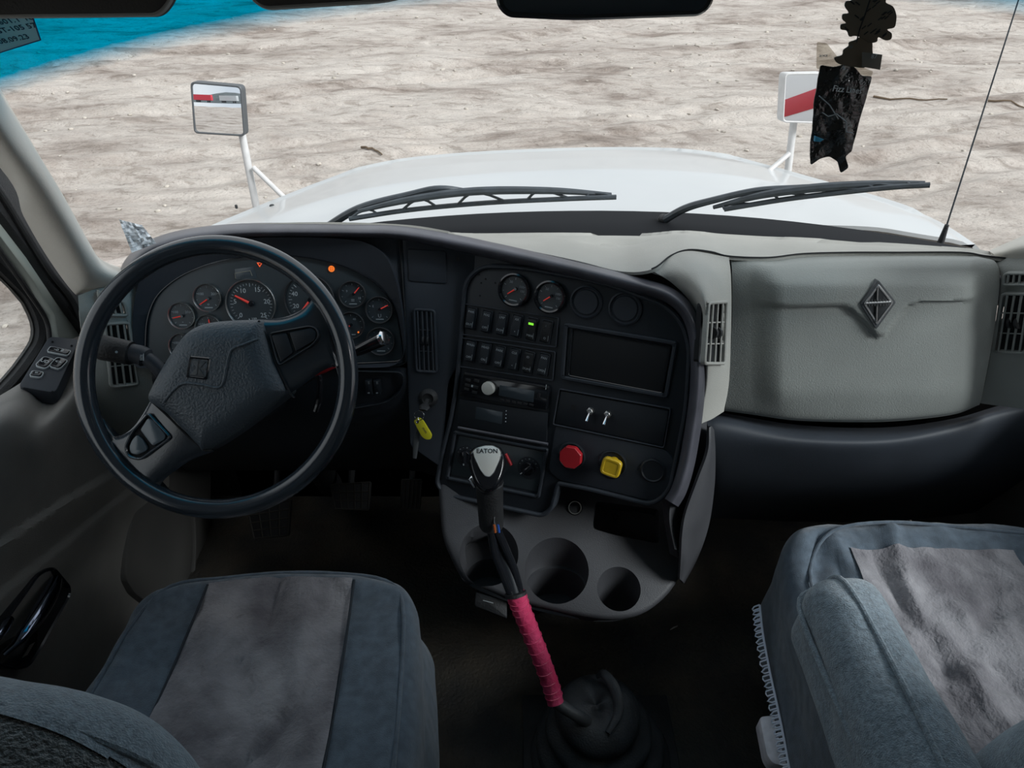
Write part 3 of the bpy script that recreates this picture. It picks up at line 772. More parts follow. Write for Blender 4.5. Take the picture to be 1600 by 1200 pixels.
# ================================================================ DASHBOARD
R20, R23 = radians(20), radians(23)
PCL = Pl(atY(430, 480, 1.29), (0, -cos(R20), sin(R20)))
_o = atY(880, 600, 1.17)
PST = Pl(_o, (-sin(R23) * cos(R20), -cos(R23) * cos(R20), sin(R20)), (cos(R23), -sin(R23), 0))
dash = thing('dashboard', 'black and grey-beige truck dashboard across the whole cab', 'dashboard', (.1, 1.4, .5))
def pan(name, P_, pts, z0, z1, m, parent, r=.01, bev=.003, label=None, n=4):
    L_ = rpoly(P_.hs(pts), r, n); bm = B(); prism(bm, L_, z0, z1, bev, P_.M()); return obj(name, bm, m, parent, label=label)
def frame(name, P_, pts, wd, z0, z1, m, parent, r=.01, bev=.002, label=None):
    L_ = rpoly(P_.hs(pts), r, 5); bm = B(); ring(bm, L_, offs(L_, wd), z0, z1, P_.M(), bev=bev); return obj(name, bm, m, parent, label=label)
def lipY(px, py, off):
    a = PCL.w(px, py, off).y; b_ = PST.w(px, py, off).y; return a + (b_ - a) * ss(690, 800, px)
# face panels
pan('face_panel', PCL, [(205, 440), (240, 388), (350, 364), (622, 366), (632, 380), (636, 572), (560, 574), (215, 572)], -.06, -.012, 'dash_black', dash, .02)
pan('face_panel', PCL, [(627, 366), (690, 376), (770, 396), (770, 470), (700, 600), (690, 735), (640, 700), (634, 560)], -.06, -.010, 'dash_black', dash, .01)
pan('face_panel', PST, [(715, 388), (860, 416), (1000, 450), (1062, 470), (1090, 520), (1090, 640), (1072, 745), (1050, 768), (1020, 780), (925, 756), (866, 745), (856, 786), (846, 796), (704, 764), (686, 745), (712, 620)], -.10, -.012, 'dash_black', dash, .02)
# rolled lip
LP = [(196, 440), (205, 415), (228, 393), (262, 378), (310, 368), (380, 362), (470, 361), (560, 362), (622, 364), (690, 374), (770, 390), (850, 408), (930, 427), (1000, 445), (1045, 460), (1072, 482), (1087, 515), (1092, 560), (1091, 610), (1084, 668), (1074, 725), (1062, 765), (1050, 786)]
LPs = spl([(x, y, 0) for x, y in LP], 6)
G = []
n_ = len(LPs)
for i, p in enumerate(LPs):
    a = LPs[max(0, i - 1)]; b_ = LPs[min(n_ - 1, i + 1)]; t_ = (b_ - a).normalized(); nn = V((t_.y, -t_.x, 0))   # towards the outside of the panel
    k = ss(560, 760, p.x); row = []
    for (o_, d_, off) in ((10, 8, -.055), (8, 8, -.02), (5, 5, .018), (0, 1, .030), (-4, -6, .030), (-8, -12, .018), (-9, -15, -.015)):
        q = p + nn * (o_ + (d_ - o_) * k + (3 if o_ > 5 else 0)); off2 = off
        row.append(atY(q.x, q.y, lipY(q.x, q.y, off2)))
    G.append(spl(row, 3))
bm = B(); grid(bm, G, 0); obj('rolled_lip', bm, 'lip_purple', dash, angle=80, label='worn purple-grey rolled edge')
# beige top
front = [(196, 425, .03), (240, 380, .02), (330, 360, 0), (470, 352, 0), (620, 355, 0), (700, 366, 0), (800, 386, 0), (900, 407, 0), (970, 424, 0), (1018, 421, 1.2), (1048, 400, 1.25), (1075, 391, 1.265), (1110, 394, 1.27), (1139, 401, 1.27), (1200, 403, 1.28), (1255, 397, 1.30), (1330, 395, 1.31), (1400, 395, 1.31), (1500, 395, 1.31), (1535, 400, 1.31), (1570, 404, 1.30)]
cols = []
for px, py, q in front:
    Y = q if q > 1 else lipY(px, py, -.02); cols.append(atY(px, py, Y))
cs = spl(cols, 5); G = []
dips = [(atY(960, 385, 1.42), .085, .035), (atY(1345, 384, 1.42), .12, .03)]
for j in range(17):
    t = j / 16; r = []
    for p in cs:
        xr = p.x * 1.16 + .0; Yr = 1.60 - .16 * abs(xr - .1) ** 2.2; q = V((xr, Yr, .900 + .02 * (xr - .1) - .05 * abs(xr - .1) ** 2))
        m_ = p.lerp(q, t); m_.z += .02 * sin(pi * t) * ss(-.25, .2, p.x) - .012 * ss(.0, 0.12, t) * (1 - t) * 0
        for c_, ax, ay in dips:
            d = ((m_.x - c_.x) / ax) ** 2 + ((m_.y - c_.y) / ay) ** 2; m_.z -= .012 * max(0, 1 - d)
        r.append(m_)
    G.append(r)
bm = B(); grid(bm, G, .006); obj('dash_top', bm, 'beige', dash, angle=70, label='light grey-beige dash top')
bm = B(); tube(bm, spl([p + V((0, -.001, .0015)) for p in cs[45:]], 1), .0016, 6); obj('seam', bm, 'deep_black', dash)
# beige vent column between stack and glove box
bm = B()
def pY(px, py, o_=-.02): return PST.w(px, py, o_).y
psurf(bm, [[(1018, 422, 1.205), (1045, 402, 1.245), (1078, 392, 1.262), (1139, 402, 1.268)],
           [(1052, 444, pY(1052, 444)), (1078, 430, 1.165), (1104, 424, 1.185), (1142, 430, 1.25)],
           [(1082, 478, pY(1082, 478)), (1098, 468, 1.115), (1118, 466, 1.14), (1143, 475, 1.22)],
           [(1094, 525, pY(1094, 525)), (1104, 522, 1.10), (1122, 520, 1.13), (1142, 528, 1.20)],
           [(1098, 600, pY(1098, 600)), (1106, 596, 1.095), (1120, 592, 1.12), (1139, 598, 1.18)],
           [(1088, 668, pY(1088, 668)), (1098, 661, 1.09), (1112, 655, 1.115), (1131, 643, 1.16)]], 20, 20, .006)
vcol = obj('vent_column', bm, 'beige', dash, angle=70, label='light beige vertical column')
# upper glove-box face with the V ridge and emblem
VL = [(1140, 478), (1190, 473), (1300, 470), (1322, 474), (1340, 490), (1366, 521), (1376, 516), (1400, 484), (1414, 471), (1436, 464), (1520, 463), (1560, 463)]
def ridge(px, py):
    s_ = sdist(px, py, VL)
    if s_ is None: return V((0, 0, 0))
    e = ss(1170, 1210, px) * (1 - ss(1508, 1530, px)); a = -.009 * (1 - ss(-2, 2, s_)) * e
    bulge = -.011 * ss(1172, 1222, px) * (1 - ss(1495, 1540, px)) * ss(418, 440, py) * (1 - .8 * ss(600, 656, py))
    return V((0, a + bulge, 0))
gb = thing('glove_box', 'grey-beige glove box with diamond emblem on passenger side', 'glove box', tuple(atY(1350, 650, 1.2)))
bm = B()
psurf(bm, [[(1141, 402, 1.285), (1200, 404, 1.29), (1255, 398, 1.31), (1380, 396, 1.32), (1500, 396, 1.32), (1534, 401, 1.32)],
           [(1143, 414, 1.27), (1200, 414, 1.255), (1260, 409, 1.262), (1380, 405, 1.265), (1500, 405, 1.265), (1556, 410, 1.29)],
           [(1144, 440, 1.255), (1200, 440, 1.235), (1260, 436, 1.23), (1380, 432, 1.23), (1500, 432, 1.235), (1562, 436, 1.27)],
           [(1144, 500, 1.24), (1200, 502, 1.22), (1260, 500, 1.215), (1380, 498, 1.21), (1500, 498, 1.215), (1556, 498, 1.25)],
           [(1140, 570, 1.225), (1200, 575, 1.205), (1260, 578, 1.20), (1380, 578, 1.195), (1490, 570, 1.20), (1546, 560, 1.24)],
           [(1134, 632, 1.22), (1200, 640, 1.20), (1260, 646, 1.19), (1380, 646, 1.185), (1480, 636, 1.195), (1534, 620, 1.235)],
           [(1132, 642, 1.23), (1200, 651, 1.21), (1260, 657, 1.205), (1380, 658, 1.20), (1480, 648, 1.21), (1530, 632, 1.245)]], 30, 14, .006, f=ridge)
gdoor = obj('glove_box_door', bm, 'beige_shaded', gb, angle=60)
PE = onpl(hitter(gdoor), (1345, 462), (1397, 462), (1371, 500))
for nm, sc, z0, z1, mt in (('emblem_border', 1.0, 0, .004, 'mirror_shell'), ('emblem_plate', .84, .0, .0055, 'satin'), ('emblem_inlay', .70, .0, .006, 'mirror_shell')):
    L_ = [( (px - 1371) * sc + 1371, (py - 475) * sc + 475) for px, py in ((1371, 436), (1399, 471), (1368, 514), (1343, 474))]
    L_ = rpoly(PE.hs(L_), .004, 3); bm = B()
    if nm == 'emblem_plate': ring(bm, L_, offs(L_, .004), 0, z1, PE.M(), bev=.001)
    else: prism(bm, L_, z0 - .01, z1 - (.002 if nm == 'emblem_inlay' else 0), .001, PE.M())
    obj(nm, bm, mt, gb)
bm = B()
for pts, r in (([(1371, 448), (1369, 503)], .0016), ([(1352, 474), (1391, 472)], .0026)):
    tube(bm, [PE.w(*p, .006) for p in pts], r, 6)
for k in range(9): tube(bm, [PE.w(1354 + k * 4.4, 468, .0075), PE.w(1354 + k * 4.4, 478, .0075)], .0006, 4)
obj('emblem_bar', bm, 'satin', gb)
# dark passenger knee panel
bm = B()
psurf(bm, [[(1095, 640, 1.27), (1135, 646, 1.26), (1250, 664, 1.25), (1380, 668, 1.24), (1490, 654, 1.25), (1600, 625, 1.30), (1800, 600, 1.30)],
           [(1105, 660, 1.20), (1135, 662, 1.195), (1250, 680, 1.18), (1380, 682, 1.175), (1490, 666, 1.19), (1600, 640, 1.25), (1800, 620, 1.25)],
           [(1110, 700, 1.185), (1135, 700, 1.18), (1250, 705, 1.165), (1380, 706, 1.16), (1490, 695, 1.18), (1600, 680, 1.24), (1800, 660, 1.24)],
           [(1110, 760, 1.23), (1135, 760, 1.22), (1250, 765, 1.215), (1380, 765, 1.21), (1490, 755, 1.22), (1600, 740, 1.27), (1800, 720, 1.27)],
           [(1110, 810, 1.36), (1135, 810, 1.36), (1250, 815, 1.36), (1380, 815, 1.36), (1490, 805, 1.36), (1600, 790, 1.38), (1800, 770, 1.38)]], 8, 8, .006)
obj('knee_panel', bm, 'dash_black', dash, angle=70)
# outboard end panels
bm = B()
psurf(bm, [[(1552, 404, 1.315), (1580, 403, 1.29), (1640, 405, 1.22), (1720, 400, 1.15)], [(1564, 430, 1.28), (1585, 430, 1.26), (1640, 430, 1.20), (1720, 430, 1.13)],
           [(1556, 500, 1.255), (1580, 500, 1.235), (1640, 500, 1.18), (1720, 500, 1.12)], [(1544, 575, 1.245), (1570, 575, 1.225), (1640, 575, 1.17), (1720, 575, 1.11)],
           [(1532, 630, 1.24), (1560, 634, 1.22), (1620, 640, 1.17), (1720, 640, 1.10)]], 24, 16, .006)
epr = obj('end_panel', bm, 'beige_shaded', dash, angle=70, label='grey outboard vent panel on the passenger side')
bm = B()
psurf(bm, [[(122, 462, 1.25), (150, 451, 1.27), (185, 441, 1.30), (215, 441, 1.33)], [(124, 490, 1.22), (155, 485, 1.24), (190, 480, 1.27), (222, 480, 1.30)],
           [(130, 540, 1.21), (160, 540, 1.225), (200, 540, 1.25), (228, 540, 1.28)], [(140, 600, 1.20), (175, 600, 1.21), (210, 600, 1.235), (240, 600, 1.25)],
           [(150, 660, 1.21), (185, 660, 1.22), (220, 660, 1.24), (250, 660, 1.26)], [(160, 690, 1.25), (195, 690, 1.25), (225, 690, 1.27), (258, 690, 1.28)]], 20, 16, .006)
epl = obj('end_panel', bm, 'beige_shaded', dash, angle=70, label='beige outboard vent panel on the driver side')

def vent(parent, P_, quad, nsl, ncr, m, off=.0, label=None, wheel=True, host=None):
    """air outlet: bezel, vertical slats, cross bars, thumb wheel (quad = TL,TR,BR,BL in the picture)"""
    if host:   # cut the host panel open behind the bezel
        hb_ = bmesh.new(); hb_.from_mesh(host.data); hb_.transform(WM[host.name]); qc = [sum(p[0] for p in quad) / 4, sum(p[1] for p in quad) / 4]; punch(hb_, [(qc[0] + (x - qc[0]) * .92, qc[1] + (y - qc[1]) * .97) for x, y in quad]); hb_.transform(WM[host.name].inverted()); hb_.to_mesh(host.data); hb_.free(); host.data.shade_smooth(); host.data.set_sharp_from_angle(angle=radians(70))
    q = P_.hs(quad); f = lambda u, v: tuple((V(q[0]) * (1 - u) * (1 - v) + V(q[1]) * u * (1 - v) + V(q[2]) * u * v + V(q[3]) * (1 - u) * v))
    L_ = rpoly([f(0, 0), f(1, 0), f(1, 1), f(0, 1)], .010, 4)
    bm = B(); ring(bm, L_, offs(L_, .0055), -.006 if host else -.012, .004, P_.M(off), bev=.0018); vt = obj('air_vent', bm, m, parent, label=label)
    bm = B(); prism(bm, offs(L_, .004), -.02, -.011, 0, P_.M(off)); obj('vent_duct', bm, 'deep_black', vt)
    W_ = P_.M(off); pt = lambda u, v, z: W_ @ V((*f(u, v), z))
    for k in range(nsl):
        u = (k + 1) / (nsl + 1); bm = B(); tube(bm, [pt(u, .04, .001), pt(u, .5, .001), pt(u, .96, .001)], .0022, 6); obj('slat', bm, m, vt)
    for k in range(ncr):
        v = (k + 1) / (ncr + 1); bm = B(); tube(bm, [pt(.06, v, -.001), pt(.94, v, -.001)], .0014, 6); obj('cross_bar', bm, m, vt)
    if wheel:
        bm = B(); a = pt(.44, .5, .0); b_ = pt(.56, .5, .0)
        for uu in (.40, .60):
            a = pt(uu - .04, .5, -.003); b_ = pt(uu + .04, .5, -.003); cyl(bm, a, b_, .011, seg=20)
        obj('thumb_wheel', bm, 'rubber', vt)
    return vt
vent(dash, PCL, [(644, 482), (680, 484), (684, 585), (648, 583)], 4, 2, 'dash_black', -.008, 'black vent left of the centre stack')
def pl3(a, b_, c_):
    a, b_, c_ = atY(*a), atY(*b_), atY(*c_); n = (b_ - a).cross(c_ - a); n = n if n.dot(CAM - a) > 0 else -n
    return Pl((a + b_ + c_) / 3, n, V((b_.x - a.x, b_.y - a.y, 0)))
PVC = onpl(hitter(vcol), (1101, 475), (1132, 475), (1114, 570))
vent(dash, PVC, [(1103, 471), (1133, 469), (1129, 570), (1096, 570)], 3, 2, 'beige', .003, 'light grey vent in the beige column', host=vcol)
PVR = onpl(hitter(epr), (1566, 460), (1612, 460), (1575, 550))
vent(dash, PVR, [(1570, 424), (1625, 424), (1622, 446), (1567, 446)], 5, 0, 'beige_shaded', .003, 'small upper vent at the passenger end', wheel=False, host=epr)
vent(dash, PVR, [(1566, 456), (1622, 456), (1606, 553), (1551, 550)], 4, 2, 'beige_shaded', .003, 'large lower vent at the passenger end', host=epr)
PVL = onpl(hitter(epl), (160, 500), (204, 500), (190, 605))
vent(dash, PVL, [(150, 452), (195, 470), (201, 494), (160, 494)], 3, 0, 'beige_shaded', .003, 'small upper vent at the driver end', wheel=False, host=epl)
vent(dash, PVL, [(160, 504), (202, 501), (217, 601), (171, 606)], 3, 2, 'beige_shaded', .003, 'large lower vent at the driver end', host=epl)
pan('blank_cover', PCL, [(636, 389), (696, 393), (698, 444), (638, 440)], -.012, -.007, 'dash_black', dash, .006, .002)
bm = B(); cyl(bm, PCL.w(716, 405, -.012), PCL.w(716, 405, -.006), .004, seg=12); obj('screw', bm, 'rubber', dash)
bm = B(); tube(bm, [PCL.w(623, 368, -.009), PCL.w(626, 400, -.009), PCL.w(633, 500, -.009), PCL.w(634, 566, -.009), PCL.w(625, 571, -.009), PCL.w(560, 573, -.009)], .0022, 6); obj('seam', bm, 'deep_black', dash)
# lower driver panel, switch pod and column opening
bm = B()
psurf(bm, [[(215, 568, 1.27), (330, 572, 1.26), (450, 574, 1.255), (560, 575, 1.25), (640, 575, 1.26), (705, 585, 1.27)],
           [(225, 600, 1.25), (330, 605, 1.245), (450, 610, 1.24), (560, 610, 1.24), (640, 612, 1.245), (700, 615, 1.25)],
           [(255, 660, 1.26), (330, 660, 1.255), (450, 660, 1.255), (560, 660, 1.25), (640, 664, 1.25), (690, 668, 1.25)],
           [(275, 715, 1.32), (330, 715, 1.32), (450, 715, 1.32), (560, 715, 1.32), (640, 715, 1.32), (685, 720, 1.31)],
           [(290, 735, 1.45), (340, 735, 1.45), (450, 735, 1.45), (560, 735, 1.45), (640, 735, 1.45), (682, 745, 1.42)]], 7, 7, .006)
obj('lower_panel', bm, 'panel_black', dash, angle=70)
PLO = Pl(atY(600, 605, 1.235), (0, -1, .1))
frame('switch_pod', PLO, [(545, 578), (632, 580), (632, 605), (610, 628), (545, 640)], .003, -.01, .004, 'panel_black', dash, .02)
for px in (577, 590):
    bm = B(); prism(bm, rrect(0, 0, .014, .032, .002), -.006, .006, .0015, PLO.Mp(px, 604)); sw = obj('dimmer_switch', bm, 'panel_black', dash)
    bm = B(); text(bm, 'll', .009, PLO.Mp(px, 596, .0065)); text(bm, '=', .009, PLO.Mp(px, 612, .0065)); obj('button_mark', bm, 'print_dim', sw)

# ---------------- instrument cluster
cl = thing('instrument_cluster', 'arched instrument cluster with round gauges behind the steering wheel', 'instrument cluster', Mx=PCL.M())
ARC = [(224, 560), (226, 500), (240, 462), (275, 432), (330, 408), (400, 398), (470, 399), (540, 415), (590, 442), (618, 480), (629, 540), (630, 566), (560, 570), (240, 570)]
OUT = [(212, 566), (212, 470), (232, 410), (270, 386), (340, 374), (420, 370), (500, 370), (572, 376), (604, 396), (622, 440), (632, 500), (634, 571), (560, 573), (220, 573)]
a_ = resample(rpoly(PCL.hs(OUT), .05, 6), 240); c0 = V(PCL.h(430, 500)); i_ = rpoly(PCL.hs(ARC), .04, 6); i_ = resample(i_, 400)
b2 = radial(i_, c0, a_)
bm = B(); ring(bm, a_, b2, -.012, .012, PCL.M(), zi=-.006); obj('cluster_surround', bm, 'dash_black', cl, angle=50)
bm = B(); prism(bm, i_, -.025, -.010, 0, PCL.M()); obj('cluster_face', bm, 'dial', cl)
frame('lens_border', PCL, ARC, .0025, -.012, -.003, 'gloss_black', cl, .04)
def gauge(parent, P_, px, py, rp, needle, ticks=9, nums=(), rim='rubber', off=-.009, icon=None, a0=225, a1=-45, lab=None, small=True, rimw=.0022):
    ctr = P_.w(px, py, off); r = (P_.w(px + rp, py, off) - ctr).length
    Mx = P_.M(); Mx.translation = ctr
    bm = B(); lathe(bm, [(r, -.003), (r + rimw, 0), (r + rimw, .006), (r + rimw * .4, .0075), (r - .001, .005), (r - .001, .001)], 40, Mx)
    g = obj('gauge', bm, rim, parent, label=lab)
    bm = B(); lathe(bm, [(0, -.002), (r, -.002), (r, .0012), (0, .0012)], 40, Mx); obj('gauge_face', bm, 'dial', g)
    bm = B()
    for k in range(ticks):
        a = radians(a0 + (a1 - a0) * k / (ticks - 1)); big = (k % (2 if small else 5) == 0); l = r * (.14 if big else .08)
        m_ = Mx @ Matrix.Rotation(a, 4, 'Z') @ Matrix.Translation((r * .86 - l / 2, 0, .0016)); box(bm, (0, 0, 0), (l, .0009 if big else .0006, .0006), m_)
    for s_, ang, rr, sz in nums:
        a = radians(ang); text(bm, s_, sz * r, Mx @ Matrix.Translation((cos(a) * rr * r, sin(a) * rr * r, .0016)))
    if icon: text(bm, icon[0], r * icon[1], Mx @ Matrix.Translation((0, -r * .48, .0016)));
    if small: box(bm, (0, -r * .74, .0016), (r * .6, r * .07, .0005), Mx)
    obj('dial_print', bm, 'print' if not small else 'print_dim', g)
    if needle:
        (x0, y0), (x1, y1) = needle; bm = B(); a = P_.w(x0, y0, off + .004); b_ = P_.w(x1, y1, off + .004)
        tube(bm, [a, b_], [r * .055, r * .035], 6); obj('needle', bm, 'needle', g, label='red needle')
        bm = B(); d = (a - b_).normalized(); hb = a + d * r * .04; cyl(bm, hb, hb + P_.n * .003, r * .12, r * .1, seg=20); obj('needle_hub', bm, 'gloss_black', g)
    return g
N2 = (('100', 150, .55, .28), ('200', 30, .55, .28))
gauge(cl, PCL, 325, 465, 21, ((325, 467), (312, 476)), 9, N2, 'satin', icon=('o', .3), lab='upper left round gauge, needle low', rimw=.0016)
gauge(cl, PCL, 285, 493, 20, ((284, 494), (270, 497)), 9, N2, 'satin', icon=('-', .4), lab='far left round gauge', rimw=.0016)
gauge(cl, PCL, 327, 512, 20, ((328, 510), (326, 499)), 9, N2, 'satin', icon=('o', .3), lab='lower inner left gauge, half hidden by hub', rimw=.0016)
gauge(cl, PCL, 286, 541, 20, ((286, 543), (276, 548)), 9, N2, 'satin', lab='lowest left gauge, half hidden by hub', rimw=.0016)
gauge(cl, PCL, 551, 460, 20, ((553, 459), (561, 449)), 9, (('9', 150, .5, .25), ('18', -30, .6, .25)), icon=('=', .5), lab='upper right round gauge')
gauge(cl, PCL, 593, 484, 20, ((594, 483), (606, 477)), 9, (('E', 150, .55, .25), ('F', 30, .55, .25)), icon=('U', .4), lab='far right round gauge')
gauge(cl, PCL, 549, 508, 20, ((548, 508), (538, 515)), 9, (('40', 60, .55, .25),), lab='lower inner right gauge beside the rim')
gauge(cl, PCL, 595, 533, 21, ((595, 534), (583, 540)), 9, N2, lab='lowest right gauge behind the chrome lever')
tn = [(s_, 225 - 270 * i / 5 , .66, .27) for i, s_ in enumerate(('0', '5', '10', '15', '20', '25'))]
tn[2] = ('10', 119, .62, .27)
gauge(cl, PCL, 393, 475, 38, ((391, 474), (367, 462)), 31, tn + [('x 100', -90, .62, .15), ('R/MIN', -90, .82, .12)], 'satin', small=False, lab='large rev counter numbered 0 to 25', rimw=.0018)
gauge(cl, PCL, 484, 468, 38, ((484, 470), (470, 488)), 31, [(s_, 205 - 230 * i / 5, .64, .26) for i, s_ in enumerate(('20', '40', '60', '80', '100', '120'))], 'rubber', small=False, lab='large speedometer half hidden by the wheel spoke')
bm = B(); tri = PCL.hs([(399, 411), (408, 411), (403.5, 418)]); ring(bm, tri, offs(tri, .0013), 0, .0012, PCL.M(-.009)); obj('warning_lamp', bm, 'lamp_red', cl, label='lit red triangle lamp')
bm = B(); ctr = PCL.w(518, 420, -.008); Mx = PCL.M(); Mx.translation = ctr; lathe(bm, [(.0032, 0), (.0062, 0), (.0062, .001), (.0032, .001), (.0032, 0)], 20, Mx); box(bm, (0, 0, .0005), (.009, .0022, .001), Mx); box(bm, (0, .001, .0005), (.0022, .008, .001), Mx); obj('warning_lamp', bm, 'lamp_orange', cl, label='lit orange engine lamp')
bm = B(); ctr = PCL.w(560, 519, -.003); Mx.translation = ctr; lathe(bm, [(0, 0), (.0018, 0), (.0018, .001), (0, .001)], 12, Mx); obj('warning_lamp', bm, 'lamp_orange', cl, label='tiny lit amber dot')
pan('message_display', PCL, [(364, 421), (394, 417), (399, 436), (366, 438)], -.011, -.0085, 'lcd', cl, .002, .0005)
bm = B(); tube(bm, [PCL.w(*p, -.008) for p in ((368, 435), (367, 427), (391, 423), (394, 431))], .0005, 5); obj('display_frame', bm, 'lcd_line', cl)
# ---------------- centre stack
st = thing('centre_stack', 'dark centre stack angled to the driver with switches and gauges', 'centre console', Mx=PST.M(), kind=None)
SO = [(728, 442), (752, 417), (815, 419), (945, 443), (1040, 478), (1066, 505), (1077, 545), (1071, 640), (1056, 715), (1046, 765), (1020, 787), (925, 763), (872, 753), (862, 792), (849, 804), (700, 772), (684, 757), (691, 715), (710, 640), (720, 560)]
SR = [.03, .03, .05, .05, .03, .03, .03, .03, .03, .03, .03, .02, .008, .008, .015, .015, .02, .05, .05, .05]
Ls = rpoly(PST.hs(SO), SR, 6)
bm = B(); prism(bm, Ls, -.03, 0, .004, PST.M()); obj('stack_panel', bm, 'panel_black', st)
Lo = offs(Ls, -.006); bm = B(); ring(bm, Lo, offs(Ls, .003), -.02, .007, PST.M(), bev=.003); obj('stack_lip', bm, 'dash_black', st)
for k, (px, py, rp) in enumerate(((804, 453, 21), (860, 464, 21))):
    gauge(st, PST, px, py, rp, ((px + 1, py - 1), (px - 11, py + 6)), 9, (('100', 30, .6, .25), ('150', 0, .6, .22), ('50', 120, .6, .25)), 'gloss_black', off=.003, lab=('left' if k == 0 else 'right') + ' pressure gauge with red needle', rimw=.005)
for px, py, rp in ((916, 472, 23), (977, 482, 24)):
    c_ = PST.w(px, py, 0); r = (PST.w(px + rp, py, 0) - c_).length; Mx = PST.M(); Mx.translation = c_; bm = B()
    lathe(bm, [(r + .003, -.002), (r + .003, .003), (r, .0045), (r - .002, .0005), (r - .004, .0005), (r - .006, .003), (0, .003)], 40, Mx); obj('blank_gauge_plug', bm, 'dash_black', st)
bm = B()
for px, py in ((749, 429), (759, 436), (752, 442), (774, 442), (750, 462)): cyl(bm, PST.w(px, py, -.001), PST.w(px, py, .0006), .0018, seg=10)
obj('screw_hole', bm, 'deep_black', st)['kind'] = 'stuff'
# switch bays
def bay(q): 
    b_ = frame('switch_bay', PST, q, .002, 0, .005, 'dash_black', st, .004, .001); return b_
b1 = bay([(726, 474), (874, 496), (870, 543), (723, 523)]); b2_ = bay([(723, 527), (869, 549), (865, 595), (719, 573)])
s1 = [((737, 497), 'PWR', 'OUT'), ((761, 502), 'FOG', 'OFF'), ((785, 506), 'LMP', 'DOM'), ((808, 509), 'AX', '*'), ((831, 514), '-', 'MIRR'), ((854, 518), 'I', 'O')]
s2 = [((736, 548), 'WASH', 'OFF'), ((759, 552), 'HEAD', 'ON'), ((781, 557), 'PARK', 'OFF'), ((804, 561), 'CLR', '<'), ((826, 566), 'ID', 'DUMP'), ((850, 569), 'PAN', 'OPEN')]
def rocker(parent, px, py, t1, t2, lit=False, bright=False, tilt=0):
    a = PST.h(px, py); rot = -.02; Mx = PST.M(.0, a, rot)
    bm = B(); L_ = rrect(0, 0, .0215, .046, .003, 3); ring(bm, L_, offs(L_, .0018), 0, .004, Mx, bev=.001); s_ = obj('switch', bm, 'dash_black', parent, label='rocker switch lit green' if lit else None)
    bm = B(); Mr = Mx @ Matrix.Translation((0, 0, .003)) @ Matrix.Rotation(radians(tilt), 4, 'X'); prism(bm, rrect(0, 0, .0175, .040, .002, 3), -.003, .005, .0015, Mr); obj('rocker', bm, 'rubber' if bright else 'panel_black', s_)
    bm = B(); text(bm, t1, .0062, Mr @ Matrix.Translation((0, .013, .0052))); text(bm, t2, .0062, Mr @ Matrix.Translation((0, -.012, .0052))); box(bm, (.0072, -.011, .0052), (.0006, .011, .0004), Mr); obj('button_mark', bm, 'print_dim', s_)
    if lit:
        bm = B(); box(bm, (0, .0125, .0056), (.0105, .0045, .0015), Mr, bev=.0006); obj('switch_lamp', bm, 'lamp_green', s_, label='green light')
for i, ((px, py), t1, t2) in enumerate(s1): rocker(st, px, py, t1, t2, i == 4, i >= 4, 8 if i >= 4 else -6)
for i, ((px, py), t1, t2) in enumerate(s2): rocker(st, px, py, t1, t2, False, i == 4, 8 if i == 4 else -6)
# right side: open pocket, toggle panel, valve panel
frame('pocket_frame', PST, [(882, 504), (1060, 533), (1044, 622), (876, 592)], .008, -.0, .006, 'dash_black', st, .008)
pan('pocket_back', PST, [(896, 514), (1048, 541), (1034, 613), (890, 585)], 0, .002, 'deep_black', st, .006, .0005)
frame('pocket_rim', PST, [(894, 512), (1050, 540), (1036, 615), (888, 587)], .0025, 0, .0045, 'gloss_black', st, .006, .001)
pan('toggle_panel', PST, [(877, 610), (1046, 641), (1036, 696), (868, 660)], 0, .003, 'panel_black', st, .005, .001)
frame('panel_border', PST, [(874, 606), (1050, 637), (1039, 700), (864, 663)], .0025, 0, .006, 'dash_black', st, .006, .001)
bm = B(); prism(bm, rrect(0, 0, .010, .010, .001, 2), .003, .0042, 0, PST.Mp(897, 636)); obj('square_hole', bm, 'deep_black', st)
for px, py in ((923, 642), (950, 647)):
    c_ = PST.w(px, py, .003); bm = B(); Mx = PST.M(); Mx.translation = c_
    lathe(bm, [(0, 0), (.0075, 0), (.0075, .003), (.005, .004), (.0045, .008), (0, .008)], 6, Mx); tg = obj('toggle_switch', bm, 'satin', st)
    bm = B(); tube(bm, [c_ + PST.n * .006, c_ + PST.n * .014 - PST.v * .006, c_ + PST.n * .022 - PST.v * .016], [.0022, .0026, .0036], 12); obj('toggle_lever', bm, 'chrome', tg)
# valve panel raised
pan('valve_panel', PST, [(868, 664), (1042, 702), (1055, 720), (1046, 762), (1020, 783), (925, 760), (874, 750), (858, 735)], 0, .003, 'dash_black', st, .01, .002)
for (px, py, r) in ((893, 712, .029), (957, 725, .029), (1020, 735, .024)):
    c_ = PST.w(px, py, .002); Mx = PST.M(); Mx.translation = c_; bm = B(); lathe(bm, [(r, 0), (r, .003), (r - .003, .0045), (r - .005, .002), (0, .002)], 36, Mx); obj('valve_collar' if px < 1000 else 'blank_plug', bm, 'panel_black', st)
c_ = PST.w(892, 714, .028); Mx = PST.M(); Mx.translation = PST.w(896, 707, .003)
bm = B(); tube(bm, [PST.w(896, 708, .003), c_], .010, 16); kn = obj('brake_valve_knob', bm, 'rubber', st, label='red octagonal brake valve knob')
Mx = PST.M(); Mx.translation = c_; Mx = Mx @ Matrix.Rotation(.1, 4, 'Z')
oc = rpoly([(.0235 * cos(pi / 4 * k + pi / 8), .0235 * sin(pi / 4 * k + pi / 8)) for k in range(8)], .002, 3)
bm = B(); _k = lambda f: [(p[0] * f, p[1] * f) for p in oc]; loops(bm, [(_k(.6), -.012), (oc, -.005), (oc, .004), (_k(.92), .0065)], Mx); obj('knob_cap', bm, 'red_plastic', kn)
